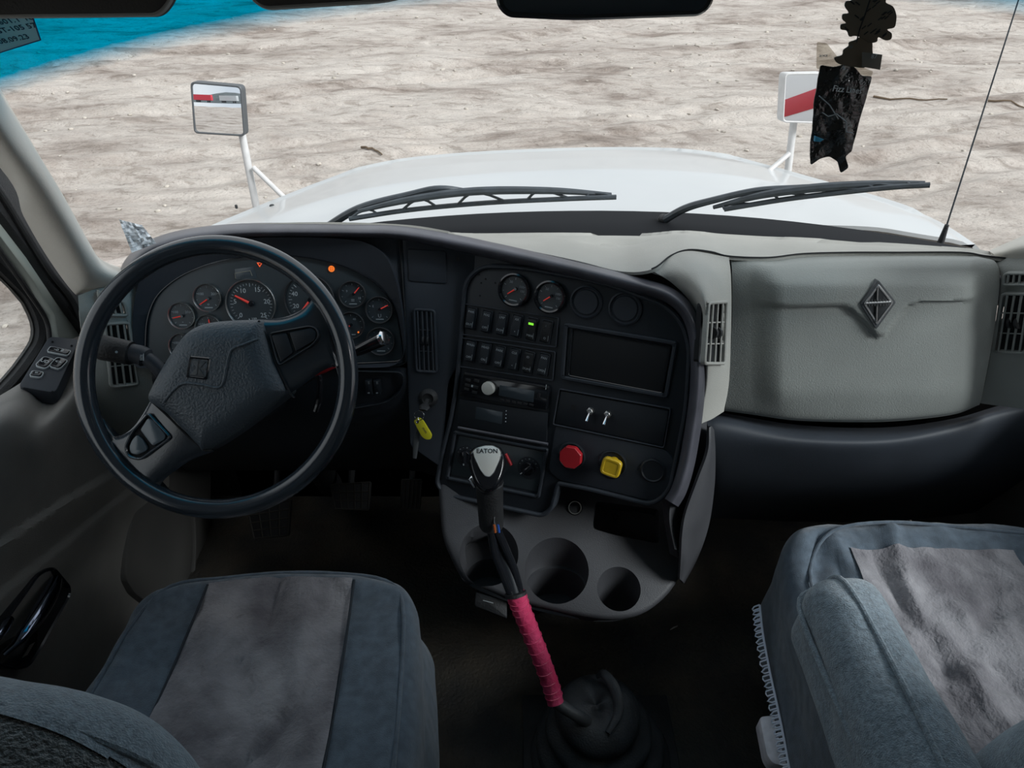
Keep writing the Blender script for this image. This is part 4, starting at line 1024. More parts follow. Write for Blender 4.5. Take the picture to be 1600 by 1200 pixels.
bm = B(); tube(bm, [PST.w(960, 720, .003), PST.w(956, 729, .026)], .009, 16); kn = obj('brake_valve_knob', bm, 'yellow_plastic', st, label='yellow square brake valve knob')
Mx = PST.M(); Mx.translation = PST.w(955, 730, .032); Mx = Mx @ Matrix.Rotation(-.08, 4, 'Z'); sq = rrect(0, 0, .038, .036, .011, 4)
bm = B(); loops(bm, [(offs(sq, .008), -.012), (sq, -.004), (sq, .003), (offs(sq, .002), .0055), (offs(sq, .005), .0055), (offs(sq, .006), .0045)], Mx); obj('knob_cap', bm, 'yellow_plastic', kn)
# radio
rd = thing('car_radio', 'slim black car radio with silver volume dial in the centre stack', 'radio', Mx=PST.M(.004, PST.h(790, 607)))
pan('radio_body', PST, [(728, 580), (861, 601), (857, 639), (720, 617)], 0, .010, 'gloss_black', rd, .004, .002)
pan('radio_display', PST, [(784, 600), (838, 609), (836, 627), (782, 616)], .009, .0108, 'lcd', rd, .001, .0004)
pan('radio_trim', PST, [(729, 581), (860, 602), (860, 605), (729, 584)], .009, .0112, 'rubber', rd, .001, .0004)
Mx = PST.M(); Mx.translation = PST.w(764, 606, .010)
bm = B(); lathe(bm, [(.0135, 0), (.0135, .007), (.0125, .009), (.010, .0095), (.0, .0088)], 36, Mx); obj('volume_dial', bm, 'badge', rd, label='brushed silver dial')
for px, py in ((735, 592), (748, 593), (734, 600), (747, 603), (733, 606), (745, 611)):
    bm = B(); prism(bm, rrect(0, 0, .011, .0055, .001, 2), .0, .0035, .001, PST.Mp(px, py, .0095)); obj('radio_button', bm, 'rubber', rd)
bm = B(); box(bm, (0, 0, 0), (.0035, .0045, .001), PST.Mp(742, 601, .0135)); box(bm, (0, 0, 0), (.001, .010, .001), PST.Mp(856, 603, .011)); obj('lit_mark', bm, 'print', rd)
for k in range(6):
    bm = B(); prism(bm, rrect(0, 0, .009, .004, .001, 2), .0, .002, .0006, PST.Mp(788 + k * 9, 623 + k * 1.5, .010)); obj('radio_button', bm, 'rubber', rd)
bm = B(); prism(bm, rrect(0, 0, .005, .010, .001, 2), .0, .0025, .0006, PST.Mp(845, 616, .010)); obj('radio_button', bm, 'deep_black', rd)
# trip unit below
tu = thing('trip_display', 'flat black unit with small grey display under the radio', 'display', Mx=PST.M(.004, PST.h(785, 650)))
pan('unit_body', PST, [(719, 623), (857, 644), (855, 690), (716, 663)], 0, .005, 'panel_black', tu, .003, .001)
pan('small_display', PST, [(746, 635), (787, 643), (785, 662), (744, 653)], .004, .0056, 'lcd', tu, .001, .0003)
bm = B()
for k in range(4): cyl(bm, PST.w(791 - k * .3, 642 + k * 5.6, .005), PST.w(791 - k * .3, 642 + k * 5.6, .0058), .0010, seg=8)
obj('indicator_dots', bm, 'print', tu)['kind'] = 'stuff'
bm = B(); tube(bm, [PST.w(*p, .006) for p in ((716, 668), (780, 680), (856, 694))], .003, 8); obj('ledge', bm, 'lip_purple', tu)
# climate panel
cp = thing('climate_panel', 'recessed heater control panel with two round dials', 'control panel', Mx=PST.M(.004, PST.h(775, 720)))
frame('panel_frame', PST, [(710, 672), (858, 700), (844, 778), (697, 748)], .007, 0, .006, 'dash_black', cp, .006)
pan('panel_plate', PST, [(718, 681), (852, 706), (839, 768), (705, 741)], 0, .0015, 'dial', cp, .003, .0005)
for px, py, ang, m_ in ((729, 713, 100, 'rubber'), (826, 731, -60, 'rubber')):
    Mx = PST.M(); Mx.translation = PST.w(px, py, .0015); bm = B(); lathe(bm, [(.024, 0), (.024, .0012), (0, .0014)], 36, Mx); dl = obj('heater_dial', bm, 'panel_black', cp)
    bm = B(); lathe(bm, [(.0150, .001), (.0145, .008), (.013, .010), (0, .010)], 28, Mx); box(bm, (0, 0, .012), (.008, .029, .010), Mx @ Matrix.Rotation(radians(ang - 100 + 12 if px < 800 else -45), 4, 'Z'), bev=.002); obj('dial_grip', bm, 'gloss_black', dl)
    bm = B(); R_ = Mx @ Matrix.Rotation(radians(ang - 88 if px < 800 else -45), 4, 'Z'); box(bm, (0, -.0125, .0174), (.002, .004, .0006), R_); 
    for k in range(7): a = radians(20 + 24 * k); text(bm, 'o' if k % 2 else '-', .006, Mx @ Matrix.Translation((cos(a) * .020, sin(a) * .020, .0016)))
    obj('dial_mark', bm, 'print_dim', dl)
bm = B(); tube(bm, [PST.w(790, 709, .004), PST.w(799, 727, .004)], .0032, 10); obj('heat_band', bm, 'red_plastic', cp, label='red heat band')

# ignition lock and key
ig = thing('ignition_lock', 'round black ignition lock left of the centre stack', 'ignition lock', tuple(PCL.w(669, 622, .0)))
Mx = PCL.M(); Mx.translation = PCL.w(669, 622, -.01)
bm = B(); lathe(bm, [(.022, 0), (.022, .006), (.018, .012), (.012, .016), (.010, .012), (0, .012)], 32, Mx @ Matrix.Translation((0, 0, -.008))); obj('lock_barrel', bm, 'rubber', ig)
ky = thing('ignition_key', 'ignition key with split ring and worn yellow plastic tag', 'key', tuple(PCL.w(664, 635, .02)))
a = PCL.w(668, 624, .012); b_ = PCL.w(661, 641, .035)
bm = B(); tube(bm, [a, a.lerp(b_, .5)], .004, 8, flat=.5); tube(bm, [a.lerp(b_, .4), a.lerp(b_, .7), b_], [.006, .012, .008], 12, flat=.4); obj('key_bow', bm, 'rubber', ky)
bm = B(); c_ = PCL.w(655, 649, .036); u_, v_ = PCL.u, PCL.v
tube(bm, [c_ + (u_ * cos(t) + v_ * sin(t)) * .010 for t in [2 * pi * k / 24 for k in range(24)]], .0009, 6, closed=True)
c2 = PCL.w(652, 656, .037); tube(bm, [c2 + (u_ * cos(t) * .5 + PCL.n * cos(t) * .7 + v_ * sin(t)) * .007 for t in [2 * pi * k / 20 for k in range(20)]], .0008, 6, closed=True); obj('split_ring', bm, 'chrome', ky)
PK = Pl(PCL.w(661, 669, .034), (-.2, -1, .35)); tg = rpoly(PK.hs([(646, 657), (655, 652), (661, 656), (675, 679), (674, 686), (666, 687), (659, 682)]), .005, 4)
hole = [(PK.h(653, 659)[0] + .0028 * cos(t), PK.h(653, 659)[1] + .0028 * sin(t)) for t in [2 * pi * k / 16 for k in range(16)]]
bm = B(); prism(bm, tg, -.0015, .0015, .0008, PK.M()); tgo = obj('key_tag', bm, 'yellow_tag', ky, label='yellow plastic tag')
bm = B(); prism(bm, hole, .001, .0022, 0, PK.M()); text(bm, 'mm', .009, PK.Mp(664, 672, .0016, -1.0)); obj('tag_mark', bm, 'ink', tgo)
bm = B(); tube(bm, [PK.w(655, 660, -.006), PK.w(650, 690, -.008), PK.w(648, 716, -.01)], [.004, .006, .004], 8, flat=.35); obj('spare_key', bm, 'mirror_shell', ky)

# ---------------- cup holder console
PSH = Pl((.1, 1.02, .417), (0, -sin(radians(34)), cos(radians(34))))
cc = thing('cup_holder_console', 'grey plastic cup holder console below the centre stack', 'cup holder', tuple(PSH.w(870, 890, -.2)))
CO = [(684, 757), (700, 742), (850, 735), (1000, 735), (1046, 748), (1062, 790), (1078, 832), (1074, 880), (1049, 927), (1008, 960), (960, 970), (900, 962), (820, 944), (745, 916), (722, 905), (708, 880), (690, 840)]
Lc = rpoly(PSH.hs(CO), [.01, .01, .01, .01, .01, .03, .04, .05, .05, .05, .05, .05, .05, .02, .02, .02, .04], 5)
_cx = sum(p[0] for p in Lc) / len(Lc); _cy = sum(p[1] for p in Lc) / len(Lc); _s = lambda k: [(_cx + (p[0] - _cx) * k, _cy + .05 * (1 - k) + (p[1] - _cy) * k) for p in Lc]
rings = [(_s(.74), -.30), (_s(.87), -.24), (_s(.96), -.17), (_s(1.0), -.10), (Lc, -.02)]
for j in range(1, 6):
    a = pi / 2 * j / 5; rings.append((_s(1 - .05 * (1 - cos(a))), -.012 + .012 * sin(a)))
bm = B(); loops(bm, rings, PSH.M()); cb = obj('console_body', bm, 'grey_plastic', cc, angle=50)
cuts = []
def vcut(px, py, rx, ry, dz, z1=.14):
    p = PSH.w(px, py); k = (p - CAM).dot(FW) / FPX; bm = B(); lathe(bm, [(0, p.z - dz), (rx * k * .93, p.z - dz), (rx * k, p.z - dz + .012), (rx * k, p.z + z1), (0, p.z + z1)], 48, Matrix.Translation((p.x, p.y, 0)), sy=ry / rx); return cutter(bm)
cuts += [vcut(870, 891, 50, 42, .045), vcut(870, 896, 46, 38, .12), vcut(967, 920, 34, 28, .13), vcut(764, 866, 46, 40, .13)]
bm = B(); prism(bm, rpoly(PSH.hs([(722, 840), (770, 830), (770, 912), (742, 914), (728, 895)]), .015, 4), -.09, .1, 0, PSH.M()); cuts.append(cutter(bm))
bm = B(); prism(bm, rpoly(PSH.hs([(931, 783), (1030, 796), (1030, 850), (960, 836), (926, 826)]), .01, 4), -.06, .1, 0, PSH.M()); cuts.append(cutter(bm))
boolean(cb, cuts)
c_ = PSH.w(898, 793, 0); Mx = PSH.M(); Mx.translation = c_; Mx = Mx @ Matrix.Rotation(.25, 4, 'X')
bm = B(); lathe(bm, [(.0165, -.004), (.0165, .004), (.015, .006), (.0125, .004), (.012, -.001), (0, -.001)], 32, Mx); so = obj('power_socket', bm, 'deep_black', cc)
bm = B(); lathe(bm, [(.0122, .003), (.0138, .0035), (.0138, .0062), (.0122, .0062), (.0122, .003)], 32, Mx); obj('socket_ring', bm, 'satin', so, label='metal ring')
c_ = PSH.w(967, 800, -.035); Mx.translation = c_; bm = B(); lathe(bm, [(.004, 0), (.008, 0), (.008, .002), (.004, .002), (.004, 0)], 20, PSH.M(-.058, PSH.h(967, 800))); obj('small_plug', bm, 'rubber', cc)
bm = B(); box(bm, (.06, 1.36, .18), (.30, .26, .36), bev=.03); obj('console_pedestal', bm, 'panel_black', cc)
# map pocket on the right flank
PMP = Pl(atY(1090, 760, 1.08), (.62, -.76, .25), (.76, .62, 0))
pan('flank_panel', PMP, [(1048, 700), (1086, 670), (1114, 655), (1112, 700), (1100, 800), (1068, 880), (1058, 820)], -.035, -.012, 'grey_plastic', cc, .01)
bm = B()
psurf(bm, [[(1108, 668, 1.12), (1112, 666, 1.125), (1116, 672, 1.14)], [(1106, 705, 1.09), (1112, 704, 1.10), (1118, 706, 1.13)], [(1090, 750, 1.055), (1105, 752, 1.07), (1117, 754, 1.12)],
           [(1072, 800, 1.025), (1093, 805, 1.04), (1110, 810, 1.10)], [(1066, 834, 1.005), (1082, 842, 1.02), (1099, 850, 1.07)], [(1064, 870, .99), (1075, 876, 1.00), (1084, 885, 1.05)], [(1062, 905, .985), (1066, 908, .99), (1069, 912, 1.02)]], 5, 8, .006)
obj('map_pocket', bm, 'grey_plastic', cc, angle=60)
bm = B()
psurf(bm, [[(1074, 668, 1.12), (1084, 664, 1.12), (1092, 662, 1.13)], [(1064, 722, 1.09), (1074, 720, 1.092), (1084, 716, 1.11)], [(1050, 776, 1.05), (1062, 776, 1.055), (1072, 772, 1.08)],
           [(1046, 812, 1.03), (1056, 816, 1.035), (1064, 820, 1.06)], [(1054, 858, 1.0), (1060, 860, 1.0), (1066, 862, 1.02)]], 5, 6, .006)
obj('flank_strip', bm, 'grey_plastic', cc, angle=60)
bm = B(); tube(bm, spl([PSH.w(1052, 832, .0) , PSH.w(1062, 860, -.01), PSH.w(1066, 905, -.03)], 5), .002, 6); obj('seam', bm, 'deep_black', cc)
bm = B(); prism(bm, rpoly(PSH.hs([(742, 922), (792, 938), (792, 965), (740, 945)]), .005, 3), -.06, -.035, .003, PSH.M()); tl = obj('latch_block', bm, 'rubber', cc)
bm = B(); box(bm, (0, 0, 0), (.022, .0016, .0005), PSH.Mp(762, 938, -.034, -.25)); obj('latch_mark', bm, 'print_dim', tl)
# ================================================================ STEERING WHEEL
DW = 1.19; KW = DW / FPX
PW = Pl(CAM + ray(338, 589) * DW, -FW, RT)
sw = thing('steering_wheel', 'black two-spoke truck steering wheel turned to the left', 'steering wheel', Mx=PW.M())
bm = B(); tube(bm, [PW.o + (PW.u * cos(t) + PW.v * sin(t)) * (.2290 - .0155) for t in [2 * pi * k / 120 for k in range(120)]], .0157, 24, closed=True); obj('rim', bm, 'wheel_leather', sw, angle=180)
def wpoly(pts): return PW.hs(pts)
def web(name, up, lo, m, z_in, z_out, th, bul, parent, label=None):
    """spoke skin between an upper and a lower curve, hub end first; sinks from rim plane to hub plane"""
    U = resample(spl([(*PW.h(*p), 0) for p in up], 8), 25, False); L_ = resample(spl([(*PW.h(*p), 0) for p in lo], 8), 25, False); W_ = PW.M(); G = []; Gb = []
    for i in range(25):
        t = i / 24; z = z_in + (z_out - z_in) * ss(0, 1, t); r = []; rb = []
        for j in range(13):
            s_ = j / 12; e = sqrt(max(0, 1 - (2 * s_ - 1) ** 2)); x = U[i][0] * (1 - s_) + L_[i][0] * s_; y = U[i][1] * (1 - s_) + L_[i][1] * s_
            r.append(W_ @ V((x, y, z - bul + bul * (e ** .6)))); rb.append(W_ @ V((x, y, z - bul - th * (e ** .6))))
        G.append(r); Gb.append(rb)
    bm = B(); grid(bm, G); grid(bm, Gb); bmesh.ops.remove_doubles(bm, verts=bm.verts, dist=1e-5)
    return obj(name, bm, m, parent, angle=60, label=label)
web('spoke', [(400, 499), (440, 496), (468, 484), (483, 469), (490, 456), (497, 446)], [(452, 616), (478, 598), (502, 580), (522, 573), (534, 585), (538, 610), (540, 640)], 'wheel_leather', .012, .0, .012, .012, sw)
web('spoke', [(240, 618), (222, 648), (204, 670), (182, 682), (164, 680), (152, 666), (136, 640)], [(335, 705), (300, 718), (272, 736), (254, 750), (246, 764), (256, 784), (285, 800)], 'wheel_leather', .012, .0, .012, .012, sw)
hub = [(404, 500), (416, 507), (424, 530), (434, 566), (452, 606), (447, 619), (420, 640), (372, 676), (326, 704), (314, 698), (290, 672), (262, 645), (236, 626), (240, 606), (262, 566), (286, 530), (308, 512), (340, 503)]
Lh = spl([(*p, 0) for p in wpoly(hub)], 4, closed=True); Lh = [(p.x, p.y) for p in Lh]
bm = B(); pillow(bm, Lh, -.035, .032, .030, .45, 9, PW.M()); hb = obj('airbag_cover', bm, 'wheel_pad', sw, angle=60)
def tubeon(pts, z, r, name, m, parent, **k):
    bm = B(); tube(bm, spl([PW.w(*p, z) for p in pts], 4), r, 6); return obj(name, bm, m, parent, **k)
tubeon([(404, 501), (418, 530), (434, 574), (452, 612), (460, 622)], .012, .0018, 'seam', 'deep_black', sw)
tubeon([(236, 626), (262, 650), (290, 678), (318, 702), (330, 704)], .012, .0018, 'seam', 'deep_black', sw)
# creased chevron and emblem
bm = B(); cre = [(256, 628), (274, 607), (290, 599), (318, 602), (340, 606), (349, 598), (354, 574), (362, 547), (382, 538), (402, 530)]
hh = hitter(hb); sv = [(lambda r: r[0] + r[1] * .0004)(hh(p.x, p.y)) for p in spl([(*p, 0) for p in cre], 5)]
tube(bm, sv, .0022, 8); obj('crease', bm, 'wheel_pad', hb)
sqr = rpoly(PW.hs([(310, 557), (342, 560), (337, 594), (304, 590)]), .003, 3)
bm = B(); ring(bm, sqr, offs(sqr, .004), .02, .0335, PW.M(), bev=.0015); em = obj('emblem', bm, 'gloss_black', hb)
bm = B(); prism(bm, offs(sqr, .0035), .02, .0305, 0, PW.M()); obj('emblem_plate', bm, 'mirror_shell', hb)
c_ = PW.h(323, 576); Wm = PW.M(.031, c_, -.12)
bm = B(); prism(bm, [(-.012, .012), (.012, .012), (.003, 0), (.012, -.012), (-.012, -.012), (-.003, 0)], -.006, .002, .001, Wm); bb = bm
box(bb, (0, 0, .0), (.0025, .024, .004), Wm); box(bb, (0, 0, .0), (.024, .0025, .003), Wm); obj('emblem_relief', bb, 'mirror_shell', hb, label='dark diamond relief')
# button groups
Lb = rpoly(wpoly([(238, 642), (276, 683), (226, 719), (206, 714), (200, 698), (212, 672)]), .008, 4)
bm = B(); ring(bm, Lb, offs(Lb, .0045), -.0, .016, PW.M(), bev=.002); bf = obj('button_frame', bm, 'wheel_leather', sw)
bm = B(); prism(bm, offs(Lb, .003), .0, .0105, 0, PW.M()); obj('button_well', bm, 'deep_black', bf)
for pts in ([(238, 652), (247, 656), (266, 679), (264, 686), (246, 696), (241, 691), (226, 671)], [(221, 678), (229, 684), (237, 698), (236, 703), (222, 710), (211, 707), (209, 698), (213, 687)]):
    bm = B(); prism(bm, rpoly(wpoly(pts), .004, 3), .006, .0155, .002, PW.M()); obj('button', bm, 'button', bf)
Lb = rpoly(wpoly([(424, 521), (450, 516), (488, 509), (500, 514), (503, 527), (494, 540), (462, 560), (440, 574), (434, 560)]), .008, 4)
bm = B(); ring(bm, Lb, offs(Lb, .003), .0, .0155, PW.M(), bev=.0015); bf = obj('button_frame', bm, 'panel_black', sw)
for pts in ([(428, 525), (452, 521), (462, 552), (443, 566)], [(456, 520), (490, 513), (498, 519), (496, 532), (466, 550)]):
    bm = B(); prism(bm, rpoly(wpoly(pts), .003, 3), .004, .0145, .0015, PW.M()); obj('button', bm, 'panel_black', bf)
# column behind it
col_ = thing('steering_column', 'black steering column shroud behind the wheel with its stalks', 'steering column', tuple(PW.w(345, 590, -.1)))
a = PW.w(345, 595, -.035); b_ = atY(400, 575, 1.29) + V((0, 0, -.04))
bm = B(); tube(bm, spl([a, a.lerp(b_, .35), b_], 5), [.045, .05, .056, .06, .064, .066, .068, .07, .07, .07, .07], 24, flat=1.15); obj('shroud', bm, 'panel_black', col_)
bm = B(); tube(bm, [b_ - V((0, 0, .02)), V((b_.x, 1.45, .42)), V((b_.x, 1.62, .1))], .035, 14); obj('column_tube', bm, 'deep_black', col_)
def Q(px, py, off): return PW.w(px, py, off)
bm = B(); tube(bm, spl([Q(300, 610, -.06), Q(262, 590, -.055), Q(240, 568, -.05), Q(222, 556, -.05), Q(206, 552, -.05)], 6), [.010] * 8 + [.012] * 8 + [.0165] * 9, 16); s1_ = obj('turn_signal_stalk', bm, 'dash_black', col_, label='fat grip stalk on the left')
bm = B(); tube(bm, [Q(207, 552, -.05), Q(205, 552, -.05), Q(160, 543, -.05), Q(152, 542, -.05)], [.0165, .020, .0215, .018], 20); obj('stalk_grip', bm, 'rubber', s1_)
bm = B()
for k in range(4): box(bm, (0, 0, 0), (.0055, .0009, .0006), PW.M(-.0295, PW.h(207, 554 + k * 2.4), .0))
box(bm, (0, 0, 0), (.0009, .012, .0006), PW.M(-.0295, PW.h(210, 557))); cyl(bm, Q(182, 550, -.0302), Q(182, 550, -.0288), .0022, seg=10); obj('stalk_mark', bm, 'print', s1_)
tr = [PW.w(470, 598, -.08), atY(540, 555, 1.10), atY(565, 545, 1.09), atY(599, 529, 1.08)]
bm = B(); tube(bm, tr, [.007, .008, .0105, .0125], 16); tl = obj('trailer_brake_lever', bm, 'gloss_black', col_, label='glossy black lever pointing right')
bm = B(); m_, l_ = zto(tr[-1], tr[-1] + (tr[-1] - tr[-2]).normalized()); lathe(bm, [(0, -.003), (.0130, -.003), (.0135, .002), (.011, .005), (0, .006)], 20, m_); obj('lever_cap', bm, 'chrome', tl)
bm = B(); tube(bm, [Q(490, 583, -.04), Q(505, 574, -.045), Q(524, 571, -.05)], [.006, .010, .004], 10); obj('red_tab', bm, 'red_plastic', col_)
bm = B(); tube(bm, spl([Q(497, 582, -.07), Q(500, 600, -.065), Q(498, 625, -.06), Q(493, 642, -.065)], 4), .0055, 10); obj('tilt_lever', bm, 'gloss_black', col_)

# ================================================================ GEAR STICK
gs = thing('gear_stick', 'bent gear stick wrapped in pink tape with black and silver knob', 'gear stick', tuple(atZ(915, 1120, .18)))
Zp = lambda px, py, z: atZ(px, py, z)
tp = spl([Zp(868, 1098, .235), Zp(861, 1072, .262), Zp(846, 1030, .31), Zp(828, 985, .365), Zp(814, 950, .41), Zp(806, 928, .44)], 8)
bm = B(); nn_ = len(tp); tube(bm, tp, [.0165 + .0022 * i / nn_ + .0005 * (i % 3 == 0) for i in range(nn_)], 18); tpo = obj('tape_wrap', bm, 'pink_tape', gs, label='glossy pink tape wound round the shaft', angle=60)
bm = B(); m_, l_ = zto(tp[0], tp[2])
for k in range(4, nn_ - 2, 3):
    m_, l_ = zto(tp[k], tp[k + 1]); m_ = m_ @ Matrix.Rotation(.18, 4, 'X'); lathe(bm, [(.0172 + .0022 * k / nn_, -.0007), (.0184 + .0022 * k / nn_, 0), (.0172 + .0022 * k / nn_, .0007)], 18, m_)
obj('tape_edge', bm, 'pink_tape', tpo)['kind'] = 'stuff'
bm = B(); tube(bm, spl([Zp(868, 1096, .237), Zp(880, 1105, .225), Zp(905, 1120, .20), Zp(920, 1130, .15)], 4), .0125, 14); obj('shaft', bm, 'mirror_shell', gs, label='dirty bare metal shaft')
hz = lambda t: .44 + t * .13
bm = B(); tube(bm, spl([Zp(799, 930, .44), Zp(786, 897, .478), Zp(774, 865, .515), Zp(768, 830, .555)], 6), [.0085] * 19, 12); obj('shaft_tube', bm, 'gloss_black', gs)
bm = B(); tube(bm, spl([Zp(812, 925, .44), Zp(803, 890, .48), Zp(790, 858, .52), Zp(776, 828, .558)], 6), [.0085] * 19, 12); obj('shaft_tube', bm, 'gloss_black', gs)
bm = B(); tube(bm, spl([Zp(806, 932, .435), Zp(796, 895, .472), Zp(783, 862, .508), Zp(772, 828, .55)], 6), [.0105] * 19, 12); obj('air_line', bm, 'panel_black', gs)
bm = B(); tube(bm, [Zp(806, 931, .438), Zp(805, 926, .443)], .0215, 18); obj('collar', bm, 'rubber', gs)
for dx, m__ in ((774, 'wire_orange'), (780, 'wire_blue')):
    bm = B(); tube(bm, [Zp(dx, 832, .585), Zp(dx - 2, 820, .60)], .0022, 8); obj('wire', bm, m__, gs)
ga = Zp(768, 824, .565); gb_ = Zp(764, 752, .665)
bm = B(); m_, l_ = zto(ga, gb_); lathe(bm, [(0, 0), (.021, 0), (.0235, .006), (.0245, l_ * .5), (.0265, l_ - .002), (.0265, l_), (0, l_)], 28, m_); gr = obj('knob_grip', bm, 'rubber', gs)
bm = B(); p_ = Zp(773, 800, .61); 
PKN = Pl(Zp(761, 712, .735), (CAM - Zp(761, 712, .735)).normalized() + V((0, .10, .25)), (1, 0, 0))
hx = m_.to_3x3() @ V((0, 0, 1))
ko = [(732, 722), (733, 706), (741, 697), (755, 692), (770, 692), (783, 698), (790, 711), (790, 728), (784, 750), (774, 764), (760, 768), (748, 762), (738, 745)]
Lk = spl([(*PKN.h(*p), 0) for p in ko], 3, closed=True); Lk = [(p.x, p.y) for p in Lk]; cx = sum(p[0] for p in Lk) / len(Lk); cy = sum(p[1] for p in Lk) / len(Lk)
sc_ = lambda k, dy=0: [(cx + (p[0] - cx) * k, cy + (p[1] - cy) * k + dy) for p in Lk]
bm = B(); loops(bm, [(sc_(.70, -.012), -.075), (sc_(.82, -.006), -.05), (sc_(.96), -.03), (sc_(1.0), -.015), (sc_(.97), -.005), (sc_(.9), .0), (sc_(.8), .002)], PKN.M()); kn = obj('knob', bm, 'gloss_black', gs, label='glossy black shift knob')
ib = [(739, 706), (744, 701), (757, 697), (770, 697), (780, 702), (783, 708), (781, 718), (772, 738), (765, 746), (758, 744), (751, 735), (742, 716)]
Li = rpoly(PKN.hs(ib), .003, 3); bm = B(); prism(bm, Li, 0, .005, .001, PKN.M()); obj('knob_badge', bm, 'badge', kn, label='silver badge')
Lj = offs(Li, -.0015); bm = B(); ring(bm, Lj, offs(Li, .0005), .0, .0055, PKN.M(), bev=.0006); obj('badge_edge', bm, 'chrome', kn)
bm = B(); text(bm, 'EATON', .0115, PKN.Mp(761, 706, .0052), bold=.0002); obj('badge_print', bm, 'ink_black', kn)
bm = B(); c_ = Zp(741, 745, .69); tube(bm, [Zp(750, 742, .69), c_, Zp(735, 748, .685), Zp(742, 762, .675)], [.006, .008, .0065, .003], 12); obj('range_selector', bm, 'chrome', kn, label='silver selector lever')
bm = B(); m_, l_ = zto(gb_ + (ga - gb_) * .02, gb_); lathe(bm, [(.0268, -.003), (.0272, -.0015), (.0268, 0)], 28, m_); tube(bm, [Zp(773, 802, .612), Zp(772, 815, .600), Zp(776, 828, .585)], .0012, 6); cyl(bm, Zp(774, 800, .612), Zp(774, 799, .617), .003, seg=10); obj('grip_seam', bm, 'mirror_shell', gr)
# bellows boot
bt = thing('gear_boot', 'black ribbed rubber bellows boot at the foot of the gear stick', 'gear boot', tuple(atZ(912, 1165, 0)))
bc = atZ(941, 1168, .05); bc.z = 0
pr = [(.150, 0), (.152, .012), (.135, .022), (.128, .03), (.137, .042), (.136, .058), (.112, .070), (.104, .078), (.112, .09), (.111, .104), (.090, .116), (.084, .124), (.089, .136), (.086, .150), (.070, .165), (.045, .172), (.02, .168), (0, .16)]
P2 = spl([(r, 0, z) for r, z in pr], 3); bm = B(); vs = lathe(bm, [(max(0, p.x), p.z) for p in P2], 56)
for v_ in vs:
    z = v_.co.z; a_ = math.atan2(v_.co.y, v_.co.x); v_.co.x += -.10 * z; v_.co.y += .16 * z; v_.co.z += .02 * sin(a_ * 2 + 1) * (z / .17) * .35 + .10 * v_.co.y * (z / .17) * .5
    v_.co.x *= 1 + .01 * sin(5 * a_ + z * 40)
bmesh.ops.transform(bm, matrix=Matrix.Translation(bc), verts=vs); obj('bellows', bm, 'boot_rubber', bt, angle=60)
bm = B(); tc_ = bc + V((-.030, .027, .165))
tube(bm, spl([tc_ + V((.03, -.06, .0)), tc_ + V((.055, -.02, .012)), tc_ + V((.050, .02, .03)), tc_ + V((.030, .05, .035)), tc_ + V((.018, .055, .02))], 5), [.006 + .006 * sin(pi * i / 20) for i in range(21)], 10, flat=.6); obj('boot_lip', bm, 'boot_rubber', bt)
bm = B(); box(bm, (bc.x, bc.y, .004), (.34, .30, .012), bev=.004); obj('boot_flange', bm, 'rubber', bt)

# ================================================================ PEDALS
def pedal(name, pts, z, lab, cols, rows, stem):
    o_ = atZ(sum(p[0] for p in pts) / 4, sum(p[1] for p in pts) / 4, z); P_ = Pl(o_, (0, -.75, .66)); q = P_.hs(pts)
    t = thing(name, lab, 'pedal', tuple(o_)); bm = B(); prism(bm, rpoly(q, .008, 3), -.012, 0, .003, P_.M()); obj('pedal_plate', bm, 'rubber', t)
    f = lambda u, v: tuple((V(q[0]) * (1 - u) * (1 - v) + V(q[1]) * u * (1 - v) + V(q[2]) * u * v + V(q[3]) * (1 - u) * v))
    bm = B(); W_ = P_.M(.001)
    for i in range(cols + 1): u = .03 + .94 * i / cols; tube(bm, [W_ @ V((*f(u, .04), 0)), W_ @ V((*f(u, .96), 0))], .0022, 6)
    for j in range(rows + 1): v = .03 + .94 * j / rows; tube(bm, [W_ @ V((*f(.04, v), 0)), W_ @ V((*f(.96, v), 0))], .0022, 6)
    obj('pedal_tread', bm, 'pedal_rubber', t)
    bm = B(); a = P_.w(*stem[0], -.01); b2 = atY(stem[1][0], stem[1][1], 1.6); tube(bm, spl([a, a.lerp(b2, .5) + V((0, .03, 0)), b2], 5), .009, 10); obj('pedal_arm', bm, 'rubber', t)
pedal('clutch_pedal', [(384, 792), (455, 780), (451, 838), (396, 843)], .17, 'clutch pedal with square grid tread below the steering wheel', 4, 4, ((430, 790), (428, 700)))
pedal('brake_pedal', [(515, 756), (580, 752), (577, 798), (522, 796)], .17, 'brake pedal with grid tread, middle of the three pedals', 5, 3, ((548, 760), (548, 700)))
pedal('accelerator_pedal', [(627, 748), (660, 748), (656, 798), (625, 797)], .15, 'narrow ribbed accelerator pedal beside the centre console', 5, 1, ((643, 755), (645, 700)))
